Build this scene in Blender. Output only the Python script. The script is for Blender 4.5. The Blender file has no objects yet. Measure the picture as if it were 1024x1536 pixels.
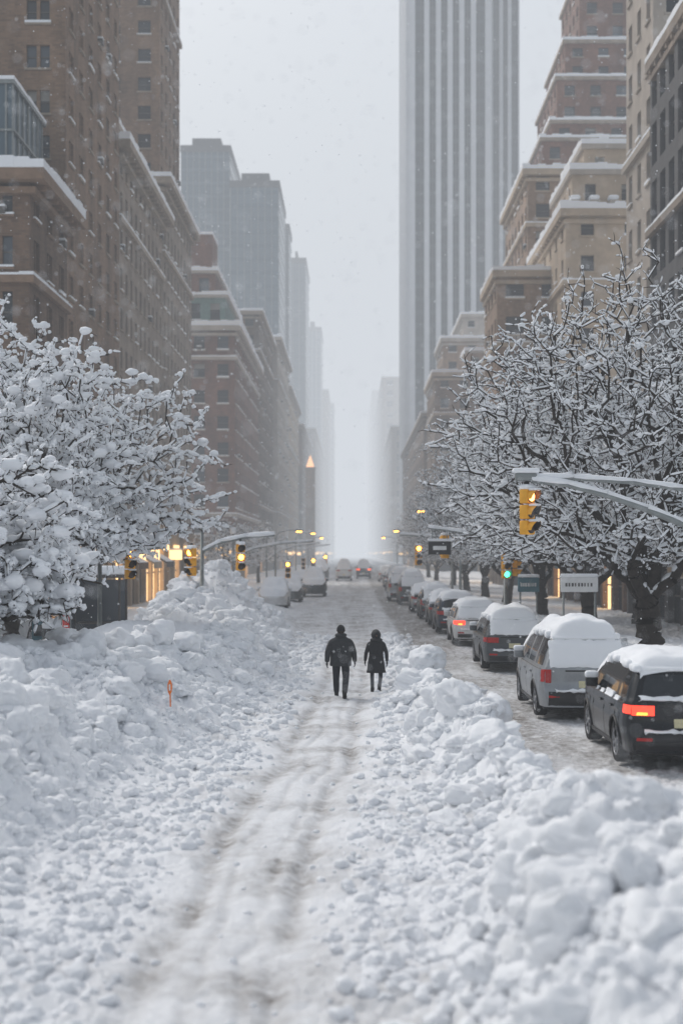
import bpy, bmesh, math, random
import numpy as np
from mathutils import Vector, Matrix
random.seed(7); np.random.seed(7)
scene=bpy.context.scene
F=2133.0; CH=3.5
def PX(px,Y): return (px-530)/F*Y
def PZ(py,Y): return CH+(830-py)/F*Y

# ---------------------------------------------------------------- materials
def mk(name,col,rough=0.7,metal=0.0,var=0.0,vscale=1.0,bump=0.0,bscale=20.0,emit=None,es=0.0,spec=0.5,col2=None):
    m=bpy.data.materials.new(name); m.use_nodes=True
    nt=m.node_tree; b=nt.nodes['Principled BSDF']
    b.inputs['Base Color'].default_value=(*col,1); b.inputs['Roughness'].default_value=rough
    b.inputs['Metallic'].default_value=metal
    b.inputs['Specular IOR Level'].default_value=spec
    tc=nt.nodes.new('ShaderNodeTexCoord')
    if var>0 or col2:
        n=nt.nodes.new('ShaderNodeTexNoise'); n.inputs['Scale'].default_value=vscale; n.inputs['Detail'].default_value=5; n.inputs['Roughness'].default_value=0.65
        nt.links.new(tc.outputs['Object'],n.inputs['Vector'])
        r=nt.nodes.new('ShaderNodeValToRGB'); r.color_ramp.elements[0].position=0.32; r.color_ramp.elements[1].position=0.68
        c2=col2 if col2 else tuple(min(1,c*(1+var)) for c in col)
        r.color_ramp.elements[0].color=(*[c*(1-var) for c in col],1); r.color_ramp.elements[1].color=(*c2,1)
        nt.links.new(n.outputs['Fac'],r.inputs['Fac']); nt.links.new(r.outputs['Color'],b.inputs['Base Color'])
    if bump>0:
        n2=nt.nodes.new('ShaderNodeTexNoise'); n2.inputs['Scale'].default_value=bscale; n2.inputs['Detail'].default_value=4
        nt.links.new(tc.outputs['Object'],n2.inputs['Vector'])
        bp=nt.nodes.new('ShaderNodeBump'); bp.inputs['Strength'].default_value=bump; bp.inputs['Distance'].default_value=0.05
        nt.links.new(n2.outputs['Fac'],bp.inputs['Height']); nt.links.new(bp.outputs['Normal'],b.inputs['Normal'])
    if emit:
        b.inputs['Emission Color'].default_value=(*emit,1); b.inputs['Emission Strength'].default_value=es
    return m

def brickmat(name,c1,c2,mortar):
    m=bpy.data.materials.new(name); m.use_nodes=True; nt=m.node_tree; b=nt.nodes['Principled BSDF']; b.inputs['Roughness'].default_value=0.9
    tc=nt.nodes.new('ShaderNodeTexCoord'); sx=nt.nodes.new('ShaderNodeSeparateXYZ'); nt.links.new(tc.outputs['Object'],sx.inputs[0])
    ad=nt.nodes.new('ShaderNodeMath'); ad.operation='ADD'; nt.links.new(sx.outputs['X'],ad.inputs[0]); nt.links.new(sx.outputs['Y'],ad.inputs[1])
    cx=nt.nodes.new('ShaderNodeCombineXYZ'); nt.links.new(ad.outputs[0],cx.inputs['X']); nt.links.new(sx.outputs['Z'],cx.inputs['Y'])
    br=nt.nodes.new('ShaderNodeTexBrick'); br.inputs['Scale'].default_value=1.0; br.inputs['Brick Width'].default_value=0.45; br.inputs['Row Height'].default_value=0.16; br.inputs['Mortar Size'].default_value=0.015
    br.inputs['Color1'].default_value=(*c1,1); br.inputs['Color2'].default_value=(*c2,1); br.inputs['Mortar'].default_value=(*mortar,1)
    nt.links.new(cx.outputs[0],br.inputs['Vector'])
    n=nt.nodes.new('ShaderNodeTexNoise'); n.inputs['Scale'].default_value=0.35; n.inputs['Detail'].default_value=8; n.inputs['Roughness'].default_value=0.7
    mp=nt.nodes.new('ShaderNodeMapping'); mp.inputs['Scale'].default_value=(1,1,0.35); nt.links.new(tc.outputs['Object'],mp.inputs[0]); nt.links.new(mp.outputs[0],n.inputs['Vector'])
    r=nt.nodes.new('ShaderNodeMapRange'); r.inputs['From Min'].default_value=0.3; r.inputs['From Max'].default_value=0.7; r.inputs['To Min'].default_value=0.5; r.inputs['To Max'].default_value=1.25
    nt.links.new(n.outputs['Fac'],r.inputs[0])
    mx=nt.nodes.new('ShaderNodeVectorMath'); mx.operation='SCALE'; nt.links.new(br.outputs['Color'],mx.inputs[0]); nt.links.new(r.outputs[0],mx.inputs['Scale'])
    nt.links.new(mx.outputs[0],b.inputs['Base Color'])
    return m

SC=(0.88,0.90,0.93,1)
def snowmat(name,bumps=0.35,dirt=False,scale=14.0,dist=0.04):
    m=bpy.data.materials.new(name); m.use_nodes=True; nt=m.node_tree; b=nt.nodes['Principled BSDF']
    b.inputs['Roughness'].default_value=0.75; b.inputs['Specular IOR Level'].default_value=0.25
    tc=nt.nodes.new('ShaderNodeTexCoord')
    if bumps>0:
        n=nt.nodes.new('ShaderNodeTexNoise'); n.inputs['Scale'].default_value=scale; n.inputs['Detail'].default_value=6; n.inputs['Roughness'].default_value=0.7
        nt.links.new(tc.outputs['Object'],n.inputs['Vector'])
        bp=nt.nodes.new('ShaderNodeBump'); bp.inputs['Strength'].default_value=bumps; bp.inputs['Distance'].default_value=dist
        nt.links.new(n.outputs['Fac'],bp.inputs['Height']); nt.links.new(bp.outputs['Normal'],b.inputs['Normal'])
    b.inputs['Base Color'].default_value=SC
    if dirt:
        at=nt.nodes.new('ShaderNodeAttribute'); at.attribute_name='dirt'
        n3=nt.nodes.new('ShaderNodeTexNoise'); n3.inputs['Scale'].default_value=5; n3.inputs['Detail'].default_value=8; n3.inputs['Roughness'].default_value=0.75
        nt.links.new(tc.outputs['Object'],n3.inputs['Vector'])
        mr=nt.nodes.new('ShaderNodeMapRange'); mr.inputs['From Min'].default_value=0.35; mr.inputs['From Max'].default_value=0.65; mr.inputs['To Min'].default_value=0.4; mr.inputs['To Max'].default_value=1.45
        nt.links.new(n3.outputs['Fac'],mr.inputs[0])
        mu=nt.nodes.new('ShaderNodeMath'); mu.operation='MULTIPLY'; mu.use_clamp=True
        nt.links.new(at.outputs['Fac'],mu.inputs[0]); nt.links.new(mr.outputs[0],mu.inputs[1])
        mx=nt.nodes.new('ShaderNodeMixRGB'); mx.inputs['Color1'].default_value=SC; mx.inputs['Color2'].default_value=(0.23,0.21,0.195,1)
        nt.links.new(mu.outputs[0],mx.inputs['Fac']); nt.links.new(mx.outputs[0],b.inputs['Base Color'])
    return m

SNOW=snowmat('snow',0.3); SNOWG=snowmat('snow_ground',0.6,True,18,0.05); SNOWC=snowmat('snow_chunk',0.55,False,14,0.05)
SNOWT=snowmat('snow_tree',0.0)
GL1=mk('window_glass_dark',(0.022,0.027,0.035),0.15,spec=0.45)
GL2=mk('window_glass_blue',(0.06,0.078,0.10),0.15,spec=0.5)
GL3=mk('window_blind',(0.25,0.24,0.22),0.4)
GLW=mk('window_lit',(0.4,0.3,0.2),0.4,emit=(1.0,0.62,0.28),es=2.0)
FR=mk('window_frame',(0.08,0.073,0.068),0.5)
BR_A=brickmat('brick_brown',(0.27,0.165,0.10),(0.19,0.115,0.072),(0.21,0.155,0.115))
BR_B=brickmat('brick_red',(0.235,0.105,0.065),(0.165,0.073,0.047),(0.18,0.115,0.09))
BR_C=brickmat('brick_tan',(0.37,0.24,0.15),(0.285,0.18,0.113),(0.30,0.22,0.165))
BR_D=brickmat('brick_umber',(0.19,0.118,0.075),(0.135,0.083,0.054),(0.15,0.11,0.085))
ST_A=mk('stone_grey',(0.25,0.20,0.16),0.85,var=0.28,vscale=0.6,bump=0.3,bscale=3)
ST_B=mk('stone_cream',(0.45,0.355,0.26),0.85,var=0.18,vscale=0.5)
ST_C=mk('stone_pale',(0.42,0.37,0.32),0.85,var=0.15,vscale=0.5)
ST_D=mk('stone_dark',(0.085,0.083,0.085),0.8,var=0.2,vscale=0.6)
TR_A=mk('trim_stone',(0.31,0.25,0.195),0.8,var=0.2,vscale=1.2)
TR_BR=mk('trim_brown',(0.23,0.15,0.10),0.8,var=0.2,vscale=1.2)
TOWW=mk('tower_marble',(0.55,0.56,0.575),0.6,var=0.06,vscale=0.2)
COPPER=mk('copper_patina',(0.12,0.21,0.19),0.7,var=0.2,vscale=2)
CURT=mk('curtain_wall_blue',(0.045,0.085,0.115),0.25,var=0.15,vscale=0.08)
CURT2=mk('curtain_wall_grey',(0.07,0.11,0.14),0.3,var=0.15,vscale=0.08)
BARK=mk('bark',(0.033,0.026,0.022),0.95,var=0.3,vscale=5)
METAL=mk('galvanised_steel',(0.25,0.27,0.27),0.5,0.6,var=0.15,vscale=4)
BLACK=mk('black_plastic',(0.02,0.02,0.022),0.5,var=0.2,vscale=8)
YEL=mk('signal_yellow',(0.85,0.40,0.02),0.45,var=0.1,vscale=5)
TYRE=mk('tyre',(0.025,0.025,0.027),0.85,var=0.3,vscale=15)
RIM=mk('alloy_rim',(0.35,0.36,0.38),0.35,0.8,var=0.1,vscale=6)
CGL=mk('car_glass',(0.02,0.024,0.028),0.08,var=0.2,vscale=5,spec=0.7)
REDL=mk('tail_lens',(0.42,0.015,0.012),0.25,var=0.1,vscale=9)
REDON=mk('tail_lamp_lit',(0.6,0.03,0.02),0.3,emit=(1.0,0.06,0.03),es=2.0)
AMBCAR=mk('indicator_lit',(0.8,0.35,0.05),0.3,emit=(1.0,0.45,0.06),es=2.4)
AMBON=mk('amber_lamp_lit',(0.8,0.35,0.05),0.3,emit=(1.0,0.40,0.05),es=13.0)
SIGRED=mk('signal_lens_lit',(0.8,0.3,0.1),0.3,emit=(1.0,0.30,0.08),es=9.0)
SIGGRN=mk('signal_green_lit',(0.1,0.6,0.4),0.3,emit=(0.05,1.0,0.45),es=6.0)
LENSOFF=mk('signal_lens_off',(0.05,0.03,0.02),0.3,var=0.2,vscale=10)
PLATE=mk('licence_plate',(0.6,0.55,0.35),0.5,var=0.15,vscale=30)
REDS=mk('sign_red',(0.5,0.03,0.025),0.5,var=0.1,vscale=6)
WHS=mk('sign_white',(0.75,0.76,0.76),0.5,var=0.05,vscale=6)
TEAL=mk('sign_teal',(0.06,0.16,0.2),0.5,var=0.1,vscale=6)
ORG=mk('marker_orange',(0.85,0.2,0.03),0.5,var=0.1,vscale=6)

# ---------------------------------------------------------------- mesh builder
class MB:
    def __init__(s): s.v=[];s.f=[];s.m=[];s.sm=[];s.mats=[];s.n=0
    def mi(s,mat):
        if mat not in s.mats: s.mats.append(mat)
        return s.mats.index(mat)
    def add(s,vs,fs,mat,smooth=False):
        o=s.n; s.v.extend([tuple(p) for p in vs]); s.n+=len(vs)
        k=s.mi(mat)
        for f in fs: s.f.append(tuple(i+o for i in f)); s.m.append(k); s.sm.append(smooth)
    def quad(s,a,b,c,d,mat): s.add([a,b,c,d],[(0,1,2,3)],mat)
    def box(s,x0,x1,y0,y1,z0,z1,mat,M=None):
        vs=[(x0,y0,z0),(x1,y0,z0),(x1,y1,z0),(x0,y1,z0),(x0,y0,z1),(x1,y0,z1),(x1,y1,z1),(x0,y1,z1)]
        if M: vs=[M@Vector(p) for p in vs]
        s.add(vs,[(0,3,2,1),(4,5,6,7),(0,1,5,4),(1,2,6,5),(2,3,7,6),(3,0,4,7)],mat)
    def rbox(s,x0,x1,y0,y1,z0,z1,mat,b=0.02,seg=2,M=None,smooth=True):
        bm=bmesh.new(); bmesh.ops.create_cube(bm,size=1)
        for v in bm.verts: v.co=Vector(((v.co.x+.5)*(x1-x0)+x0,(v.co.y+.5)*(y1-y0)+y0,(v.co.z+.5)*(z1-z0)+z0))
        bmesh.ops.bevel(bm,geom=bm.edges[:],offset=b,segments=seg,affect='EDGES',profile=0.5)
        vs=[(M@v.co if M else v.co.copy()) for v in bm.verts]; bm.verts.index_update()
        fs=[tuple(v.index for v in f.verts) for f in bm.faces]; bm.free()
        s.add(vs,fs,mat,smooth)
    def tube(s,pts,rs,mat,n=10,caps=True,M=None):
        pts=[Vector(p) for p in pts]; 
        if not hasattr(rs,'__len__'): rs=[rs]*len(pts)
        vs=[];fs=[]
        for i,p in enumerate(pts):
            t=(pts[min(i+1,len(pts)-1)]-pts[max(i-1,0)]).normalized()
            a=Vector((0,0,1)) if abs(t.z)<0.9 else Vector((1,0,0))
            u=t.cross(a).normalized(); w=t.cross(u)
            for k in range(n):
                an=2*math.pi*k/n; q=p+(u*math.cos(an)+w*math.sin(an))*rs[i]
                vs.append(M@q if M else q)
        for i in range(len(pts)-1):
            for k in range(n):
                fs.append((i*n+k,i*n+(k+1)%n,(i+1)*n+(k+1)%n,(i+1)*n+k))
        if caps: fs.append(tuple(range(n))); fs.append(tuple((len(pts)-1)*n+k for k in range(n)))
        s.add(vs,fs,mat,True)
    def grid(s,G,mat,smooth=True,closeu=False):
        nr=len(G); nc=len(G[0]); vs=[p for r in G for p in r]; fs=[]
        for i in range(nr-1):
            for j in range(nc-1 if not closeu else nc):
                fs.append((i*nc+j,i*nc+(j+1)%nc,(i+1)*nc+(j+1)%nc,(i+1)*nc+j))
        s.add(vs,fs,mat,smooth)
    def obj(s,name,parent=None,M=None):
        me=bpy.data.meshes.new(name); me.from_pydata(s.v,[],s.f)
        for m in s.mats: me.materials.append(m)
        me.polygons.foreach_set('material_index',s.m); me.polygons.foreach_set('use_smooth',s.sm); me.update()
        o=bpy.data.objects.new(name,me); scene.collection.objects.link(o)
        if parent: o.parent=parent
        if M: o.matrix_world=M
        return o

def npobj(name,V,Fq,mats,matidx=None,smooth=True):
    me=bpy.data.meshes.new(name); V=np.asarray(V,dtype=np.float32); 
    me.vertices.add(len(V)); me.vertices.foreach_set('co',V.ravel())
    k=Fq.shape[1]; nf=len(Fq)
    me.loops.add(nf*k); me.loops.foreach_set('vertex_index',Fq.astype(np.int32).ravel())
    me.polygons.add(nf); me.polygons.foreach_set('loop_start',np.arange(nf,dtype=np.int32)*k)
    try: me.polygons.foreach_set('loop_total',np.full(nf,k,dtype=np.int32))
    except Exception: pass
    for m in mats: me.materials.append(m)
    if matidx is not None: me.polygons.foreach_set('material_index',matidx.astype(np.int32))
    me.polygons.foreach_set('use_smooth',np.full(nf,smooth,dtype=bool))
    me.update(calc_edges=True)
    o=bpy.data.objects.new(name,me); scene.collection.objects.link(o); return o

# ---------------------------------------------------------------- noise
def h2(ix,iy,seed):
    ix=ix.astype(np.int64); iy=iy.astype(np.int64)
    n=(ix*374761393+iy*668265263+seed*974634777)&0xffffffff
    n=((n^(n>>13))*1274126177)&0xffffffff
    n=(n^(n>>16)); n=(n*2246822519)&0xffffffff; n=n^(n>>15)
    return (n&0xffffff)/float(0xffffff)
def vn(x,y,seed=0):
    ix=np.floor(x);iy=np.floor(y);fx=x-ix;fy=y-iy
    fx=fx*fx*fx*(fx*(fx*6-15)+10);fy=fy*fy*fy*(fy*(fy*6-15)+10)
    a=h2(ix,iy,seed);b=h2(ix+1,iy,seed);c=h2(ix,iy+1,seed);d=h2(ix+1,iy+1,seed)
    return (a*(1-fx)+b*fx)*(1-fy)+(c*(1-fx)+d*fx)*fy
def fbm(x,y,seed=0,o=4):
    r=0;a=0.5;t=0
    for i in range(o): r=r+a*vn(x*2**i,y*2**i,seed+i*17); t+=a; a*=0.5
    return r/t
def clod(x,y,cell,seed):
    x=x/cell;y=y/cell
    x=x+0.5*(vn(x*1.7,y*1.7,seed+5)-.5); y=y+0.5*(vn(x*1.7+9,y*1.7,seed+6)-.5)
    ix=np.floor(x);iy=np.floor(y);out=np.zeros_like(x)
    for i in(-1,0,1):
        for j in(-1,0,1):
            cx=ix+i;cy=iy+j
            px=cx+h2(cx,cy,seed);py=cy+h2(cx,cy,seed+1);r=0.35+0.5*h2(cx,cy,seed+2)
            sx=0.75+0.5*h2(cx,cy,seed+3)
            d=((x-px)*sx)**2+((y-py)/sx)**2
            v=np.maximum(0,1-d/(r*r))**0.5*r
            out=np.maximum(out,v)
    return out
def sst(a,b,x):
    t=np.clip((x-a)/(b-a),0,1); return t*t*(3-2*t)

def Hf(x,y,fine=True):
    x=np.asarray(x,dtype=float);y=np.asarray(y,dtype=float)
    w1=(fbm(x*0.35+3,y*0.35,11)-.5)*1.6; 
    xl=np.interp(y,[8,12,15,20,28,37,60,80,130],[-3.0,-3.3,-3.5,-3.0,-2.4,-1.7,-2.0,-3.2,-4.5])
    hl=np.interp(y,[8,12,18,25,32,40,52,62,75,100,140],[1.2,1.3,1.25,1.2,1.15,1.15,1.1,1.0,0.7,0.4,0.25])
    dl=(xl-x)+w1*0.8
    rise=sst(-0.2,2.4,dl)*0.8+sst(1.8,4.0,dl)*0.2
    back=1-0.75*sst(4.2,7.0,dl)*sst(24,34,y)-.3*sst(5,8,dl)*sst(34,24,y)
    L=hl*rise*back
    xi=np.interp(y,[8,12,16,20,24,33,50,70,100],[0.7,0.8,1.3,1.2,0.9,0.7,0.8,1.0,1.4])
    xo=np.interp(y,[8,14,17,20,24,30,50,80],[10,8.5,4.6,3.3,2.9,2.5,2.0,1.8])
    hr=np.interp(y,[8,12,15,18,22,25,28,33,38,46,60,80],[1.0,0.85,0.6,0.45,0.65,0.8,0.6,0.9,0.65,0.7,0.4,0.1])
    dr=(x-xi)+w1*0.6; do=(xo-x)-w1*0.3
    R=hr*sst(-0.2,1.3,dr)*sst(-0.1,0.9,do)*(0.75+0.6*(fbm(x*0.6,y*0.45,31)-.5)*2*0.6)
    SR=0.5*sst(6.4,7.6,x+w1*0.3)*(0.8+0.5*fbm(x*.5,y*.5,5))+0.3*np.exp(-((x-7.4)/0.9)**2)*(y>22)
    SR=SR*(1-0.3*sst(9,12,x))*sst(18,26,y)
    pk=2.4*np.exp(-(((x+5.2)/1.4)**2+((y-57)/3.2)**2)**0.8)
    pk2=1.0*np.exp(-(((x+7.0)/1.8)**2+((y-55)/3.5)**2))
    sm=np.exp(-((x+6.6)/2.4)**2-((y-39)/5.0)**2)
    base=L+R+SR*(1-np.clip(R,0,1))+pk*0.8+pk2*0.6+sm*0.5
    bank=np.clip((L/1.0),0,1)*(1-0.9*np.clip(sm*1.4,0,1))*(1-0.5*np.clip(pk,0,1))+np.clip(R/0.6,0,1)+0.35*np.clip(SR,0,1)
    bank=np.clip(bank,0,1)
    low=(1-.65*sst(2.3,3.3,x)*sst(14,17,y))
    base=base+bank*(fbm(x*0.9,y*0.7,41,4)-.5)*0.8*(1-0.5*sm)*low
    xc=np.interp(y,[6,10.6,16,23,35,60,100],[-1.0,-1.1,-1.12,-0.7,-0.28,0,0])
    dx=x-xc
    wob=(vn(y*0.5,y*0,77)-.5)*0.12+(vn(x*2.3,y*1.6,78)-.5)*.13
    ruts=0;
    for o,wd,dp in((-0.55,0.16,1.0),(-0.18,0.07,.4),(0.22,0.08,.45),(0.52,0.14,1.0)):
        ruts=ruts+dp*np.exp(-((dx-o-wob-.05*np.sin(y*.7+o*5))/wd)**2)*(.35+1.1*fbm(y*.9+o*7,x*1.5+o,19))
    ruts=ruts*sst(80,38,y)
    path=np.exp(-(dx/1.0)**4)
    lane=sst(20,24,y)*sst(-0.1,0.35,x-xo)*sst(6.5,6.1,x)
    churn=np.clip(fbm(x*1.1+5,y*.8,55,3)*2.6-.9,0,1)
    amp=(0.5+0.5*bank)*(1-(0.93-.35*churn)*path)*(1-0.7*lane)*(1-.5*sst(60,90,y))
    big=clod(x,y,1.0,101)*0.42*np.clip(bank*1.15-.1,0,1)*(1-0.95*sm)*(1-.5*np.clip(pk,0,1))*low
    msk=0.3+1.1*fbm(x*1.3,y*1.3,61,2)
    c2=clod(x,y,0.46,111)*0.22*amp*(.3+.7*bank)*msk*(1-0.7*sm)
    c3=clod(x,y,0.21,121)*0.12*amp*msk*(1-0.5*sm)
    H=base+big+c2+c3-ruts*0.065
    fg=sst(16,13,y)*sst(0.6,1.6,x)
    H=H+fg*clod(x+4,y,0.8,201)*0.3
    if fine:
        c4=clod(x,y,0.11,131)*0.065*np.clip(amp*1.1+0.04,0,1)*(0.3+1.2*fbm(x*3,y*3,67,2))
        H=H+c4+(fbm(x*7,y*7,71,3)-.5)*0.05*(1-0.5*path)+(fbm(x*2,y*2,73,3)-.5)*0.07*(1-.4*path)
    H=H-0.05
    dirt=np.clip(ruts,0,1)*0.42*(0.4+fbm(x*2,y*0.7,81))+0.10*path*(.4+1.2*fbm(x*1.5,y*.8,82))+lane*(0.6*(0.35+1.2*fbm(x*1.4,y*0.5,83)))
    rd=sst(40,75,y)*sst(-5.5,-4,x)*sst(4.2,3.4,x)*(1-np.clip(base*2,0,1))
    dirt=dirt+rd*0.36*(0.4+1.1*fbm(x*2.2,y*0.12,85))
    nearroad=(1-np.clip(bank,0,1))*sst(-4,-2.5,x)*sst(3,1.5,x)
    dirt=dirt+nearroad*0.34*np.clip(fbm(x*1.2,y*1.2,91,4)*2.4-0.95,0,1)
    return H,np.clip(dirt,0,1),bank
def hz(x,y): return float(Hf(np.array([x]),np.array([y]))[0][0])

# ---------------------------------------------------------------- ground sheet
rows=[-60,-30,-10,0,3]; yv=6.5
while yv<125: rows.append(yv); yv*=1.0038
while yv<4000: rows.append(yv); yv*=1.06
rows=np.array(rows); uf=np.linspace(-1,1,820)
u=np.concatenate([[-120,-30,-10,-4,-2,-1.5,-1.25,-1.1],uf,[1.1,1.25,1.5,2,4,10,30,120]])
w=np.clip(rows,6,1e9)*0.27+1.2; w=np.minimum(w,120)
Xg=u[None,:]*w[:,None]; Yg=np.repeat(rows[:,None],len(u),1)
Hg,Dg,_=Hf(Xg,Yg)
nr,nc=Xg.shape
V=np.stack([Xg,Yg,Hg],-1).reshape(-1,3)
idx=np.arange(nr*nc).reshape(nr,nc)
Fq=np.stack([idx[:-1,:-1],idx[:-1,1:],idx[1:,1:],idx[1:,:-1]],-1).reshape(-1,4)
g=npobj('snowy_ground',V,Fq,[SNOWG])
at=g.data.attributes.new('dirt','FLOAT','POINT'); at.data.foreach_set('value',Dg.astype(np.float32).ravel())

# ---------------------------------------------------------------- snow chunks
def icos(sub,nvar,amp,facet=.85):
    out=[]
    for k in range(nvar):
        bm=bmesh.new(); bmesh.ops.create_icosphere(bm,subdivisions=sub,radius=1)
        v=np.array([p.co[:] for p in bm.verts]); bm.verts.index_update()
        f=np.array([[q.index for q in p.verts] for p in bm.faces]); bm.free()
        for i in range(7):
            n=np.random.randn(3); n/=np.linalg.norm(n); d=np.random.uniform(0.62,0.9)
            pr=v@n; ex=np.maximum(0,pr-d); v=v-ex[:,None]*n*facet
        nz=sum((vn(v[:,a]*fq+k*7+3,v[:,b]*fq+v[:,c]*fq*0.7,k*3+a)-.5)*am for a,b,c,fq,am in((0,1,2,1.6,amp),(1,2,0,3.4,amp*.5),(2,0,1,7,amp*.3),(0,2,1,14,amp*.16)))
        v=v*(1+nz)[:,None]
        out.append((v,f))
    return out
big=icos(4,8,0.6,.75); med=icos(3,8,.6,.7); small=icos(2,8,0.5)
VV=[];FF=[];off=0
def place(lib,x,y,h,r,fl,up):
    global off
    v,f=lib[random.randrange(len(lib))]
    M=np.array(Matrix.Rotation(random.uniform(0,6.28),3,'Z')@Matrix.Rotation(random.uniform(-.5,.5),3,'X'))
    p=(v*np.array([r*random.uniform(.8,1.4),r*random.uniform(.8,1.2),r*fl]))@M.T
    VV.append(p+np.array([x,y,h+up]));FF.append(f+off);off+=len(v)
N=17000
cx=np.random.uniform(-9,8,N*4); cy=8*(60/8.0)**np.random.rand(N*4)
_,_,bk=Hf(cx,cy,False)
keep=(np.random.rand(N*4)<0.4+0.6*bk)&(np.abs(cx)<cy*0.28+1)
keep&=~((cy>20.5)&(cx>2.4)&(cx<6.4))
xcc=np.interp(cy,[6,10.6,16,23,35,60],[-1.0,-1.1,-1.12,-0.7,-0.28,0]); keep&=(np.abs(cx-xcc)>0.75+.5*np.random.rand(N*4))|(np.random.rand(N*4)<.035)
keep&=~((cy>34)&(cx>-8.5)&(cx<-4.4)&(cy<47))
cx=cx[keep][:N];cy=cy[keep][:N];bk=bk[keep][:N];xcc=xcc[keep][:N]
hh=Hf(cx,cy)[0]
for x,y,h,b,xq in zip(cx,cy,hh,bk,xcc):
    r=0.021*(random.paretovariate(1.75)); r=min(r,0.07+.2*b)*(1+y/60)
    if abs(x-xq)<.8: r=min(r,.045)
    place(big if r>0.12 else med if r>.05 else small,x,y,h,r,random.uniform(.55,.9),r*.15)
for i in range(60):
    y=random.uniform(9.2,15.5); x=random.uniform(1.3,4.5)
    if abs(x)>y*0.27+.8: continue
    r=random.uniform(.12,.32); place(big,x,y,hz(x,y),r,.75,r*.1)
for i in range(30):
    y=random.uniform(17,36); x=random.uniform(1.0,2.4)
    r=random.uniform(.15,.38); place(big,x,y,hz(x,y),r,.6,r*.05)
npobj('snow_chunks',np.concatenate(VV),np.concatenate(FF),[SNOWC])

# ---------------------------------------------------------------- buildings
def facade(mb,O,U,Nn,W,z0,z1,bay,fh,ww,wh,wall,trim,pair=False,sillsnow=0.6,rec=0.3,sill=True,ac=0.06,glass=None,lit=0.0):
    O=Vector(O);U=Vector(U);Nn=Vector(Nn)
    nb=max(1,round(W/bay)); nf=max(1,round((z1-z0)/fh)); bw=W/nb; fh=(z1-z0)/nf
    def P(uu,z,d=0): 
        p=O+U*uu+Nn*d; return (p.x,p.y,z)
    def bx(u0,u1,za,zb,d0,d1,mat):
        vs=[P(u0,za,d0),P(u1,za,d0),P(u1,za,d1),P(u0,za,d1),P(u0,zb,d0),P(u1,zb,d0),P(u1,zb,d1),P(u0,zb,d1)]
        mb.add(vs,[(0,3,2,1),(4,5,6,7),(0,1,5,4),(1,2,6,5),(2,3,7,6),(3,0,4,7)],mat)
    w2=ww*bw/2
    for i in range(nf):
        za=z0+i*fh; zs=za+fh*(1-wh)*0.55; zh=zs+fh*wh
        mb.quad(P(0,za),P(W,za),P(W,zs),P(0,zs),wall); mb.quad(P(0,zh),P(W,zh),P(W,za+fh),P(0,za+fh),wall)
        pu=0
        for j in range(nb):
            c=(j+.5)*bw; a=c-w2; b=c+w2
            mb.quad(P(pu,zs),P(a,zs),P(a,zh),P(pu,zh),wall); pu=b
            mb.quad(P(a,zs),P(a,zs,-rec),P(a,zh,-rec),P(a,zh),wall); mb.quad(P(b,zs),P(b,zs,-rec),P(b,zh,-rec),P(b,zh),wall)
            mb.quad(P(a,zh),P(b,zh),P(b,zh,-rec),P(a,zh,-rec),wall); mb.quad(P(a,zs),P(b,zs),P(b,zs,-rec),P(a,zs,-rec),trim)
            r=random.random(); gm=glass or (GL1 if r<.68 else GL2 if r<.9 else GL3)
            if random.random()<lit: gm=GLW; r=0
            mid=zs+(zh-zs)*0.5
            if r>.82 and not glass: 
                bl=zs+(zh-zs)*random.uniform(.35,.8)
                mb.quad(P(a,zs,-rec),P(b,zs,-rec),P(b,bl,-rec),P(a,bl,-rec),GL1); mb.quad(P(a,bl,-rec),P(b,bl,-rec),P(b,zh,-rec),P(a,zh,-rec),GL3)
            else: mb.quad(P(a,zs,-rec),P(b,zs,-rec),P(b,zh,-rec),P(a,zh,-rec),gm)
            bx(a,b,mid-.04,mid+.04,-rec+.002,-rec+.07,FR)
            if pair: bx(c-.12,c+.12,zs,zh,-rec+.003,-0.08,wall)
            if sill: bx(a-.12,b+.12,zs-.14,zs+.003,-.02,.14,trim)
            if random.random()<sillsnow: bx(a-.1,b+.1,zs+.004,zs+.004+random.uniform(.08,.22),-.2,.15,SNOW)
            if random.random()<ac:
                bx(c-.35,c+.35,zs+.03,zs+.45,-.25,.32,FR); bx(c-.34,c+.34,zs+.453,zs+.6,-.2,.3,SNOW)
        mb.quad(P(pu,zs),P(W,zs),P(W,zh),P(pu,zh),wall)
def slab(mb,x0,x1,y0,y1,z,h,p,mat,snow=0.3):
    mb.box(x0-p,x1+p,y0-p,y1+p,z,z+h,mat)
    if snow>0:
        n=max(3,int((x1-x0+2*p)/0.9)); 
        for i in range(n):
            a=x0-p+(x1-x0+2*p)*i/n; b=x0-p+(x1-x0+2*p)*(i+1)/n; t=snow*random.uniform(.75,1.35)
            mb.box(a,b,y0-p-.04*random.random(),y0+1.2,z+h+.003,z+h+t,SNOW)
        n=max(3,int((y1-y0+2*p)/1.4))
        for i in range(n):
            a=y0+1.205+(y1-y0+p-1.205)*i/n; b=y0+1.205+(y1-y0+p-1.205)*(i+1)/n; t=snow*random.uniform(.75,1.35)
            mb.box(x0-p-.03*random.random(),x0+1.2,a,b,z+h+.003,z+h+t,SNOW); mb.box(x1-1.2,x1+p+.03*random.random(),a,b,z+h+.003,z+h+t,SNOW)
        mb.box(x0+1.202,x1-1.202,y0+1.204,y1,z+h+.002,z+h+snow*.9,SNOW)
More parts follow.
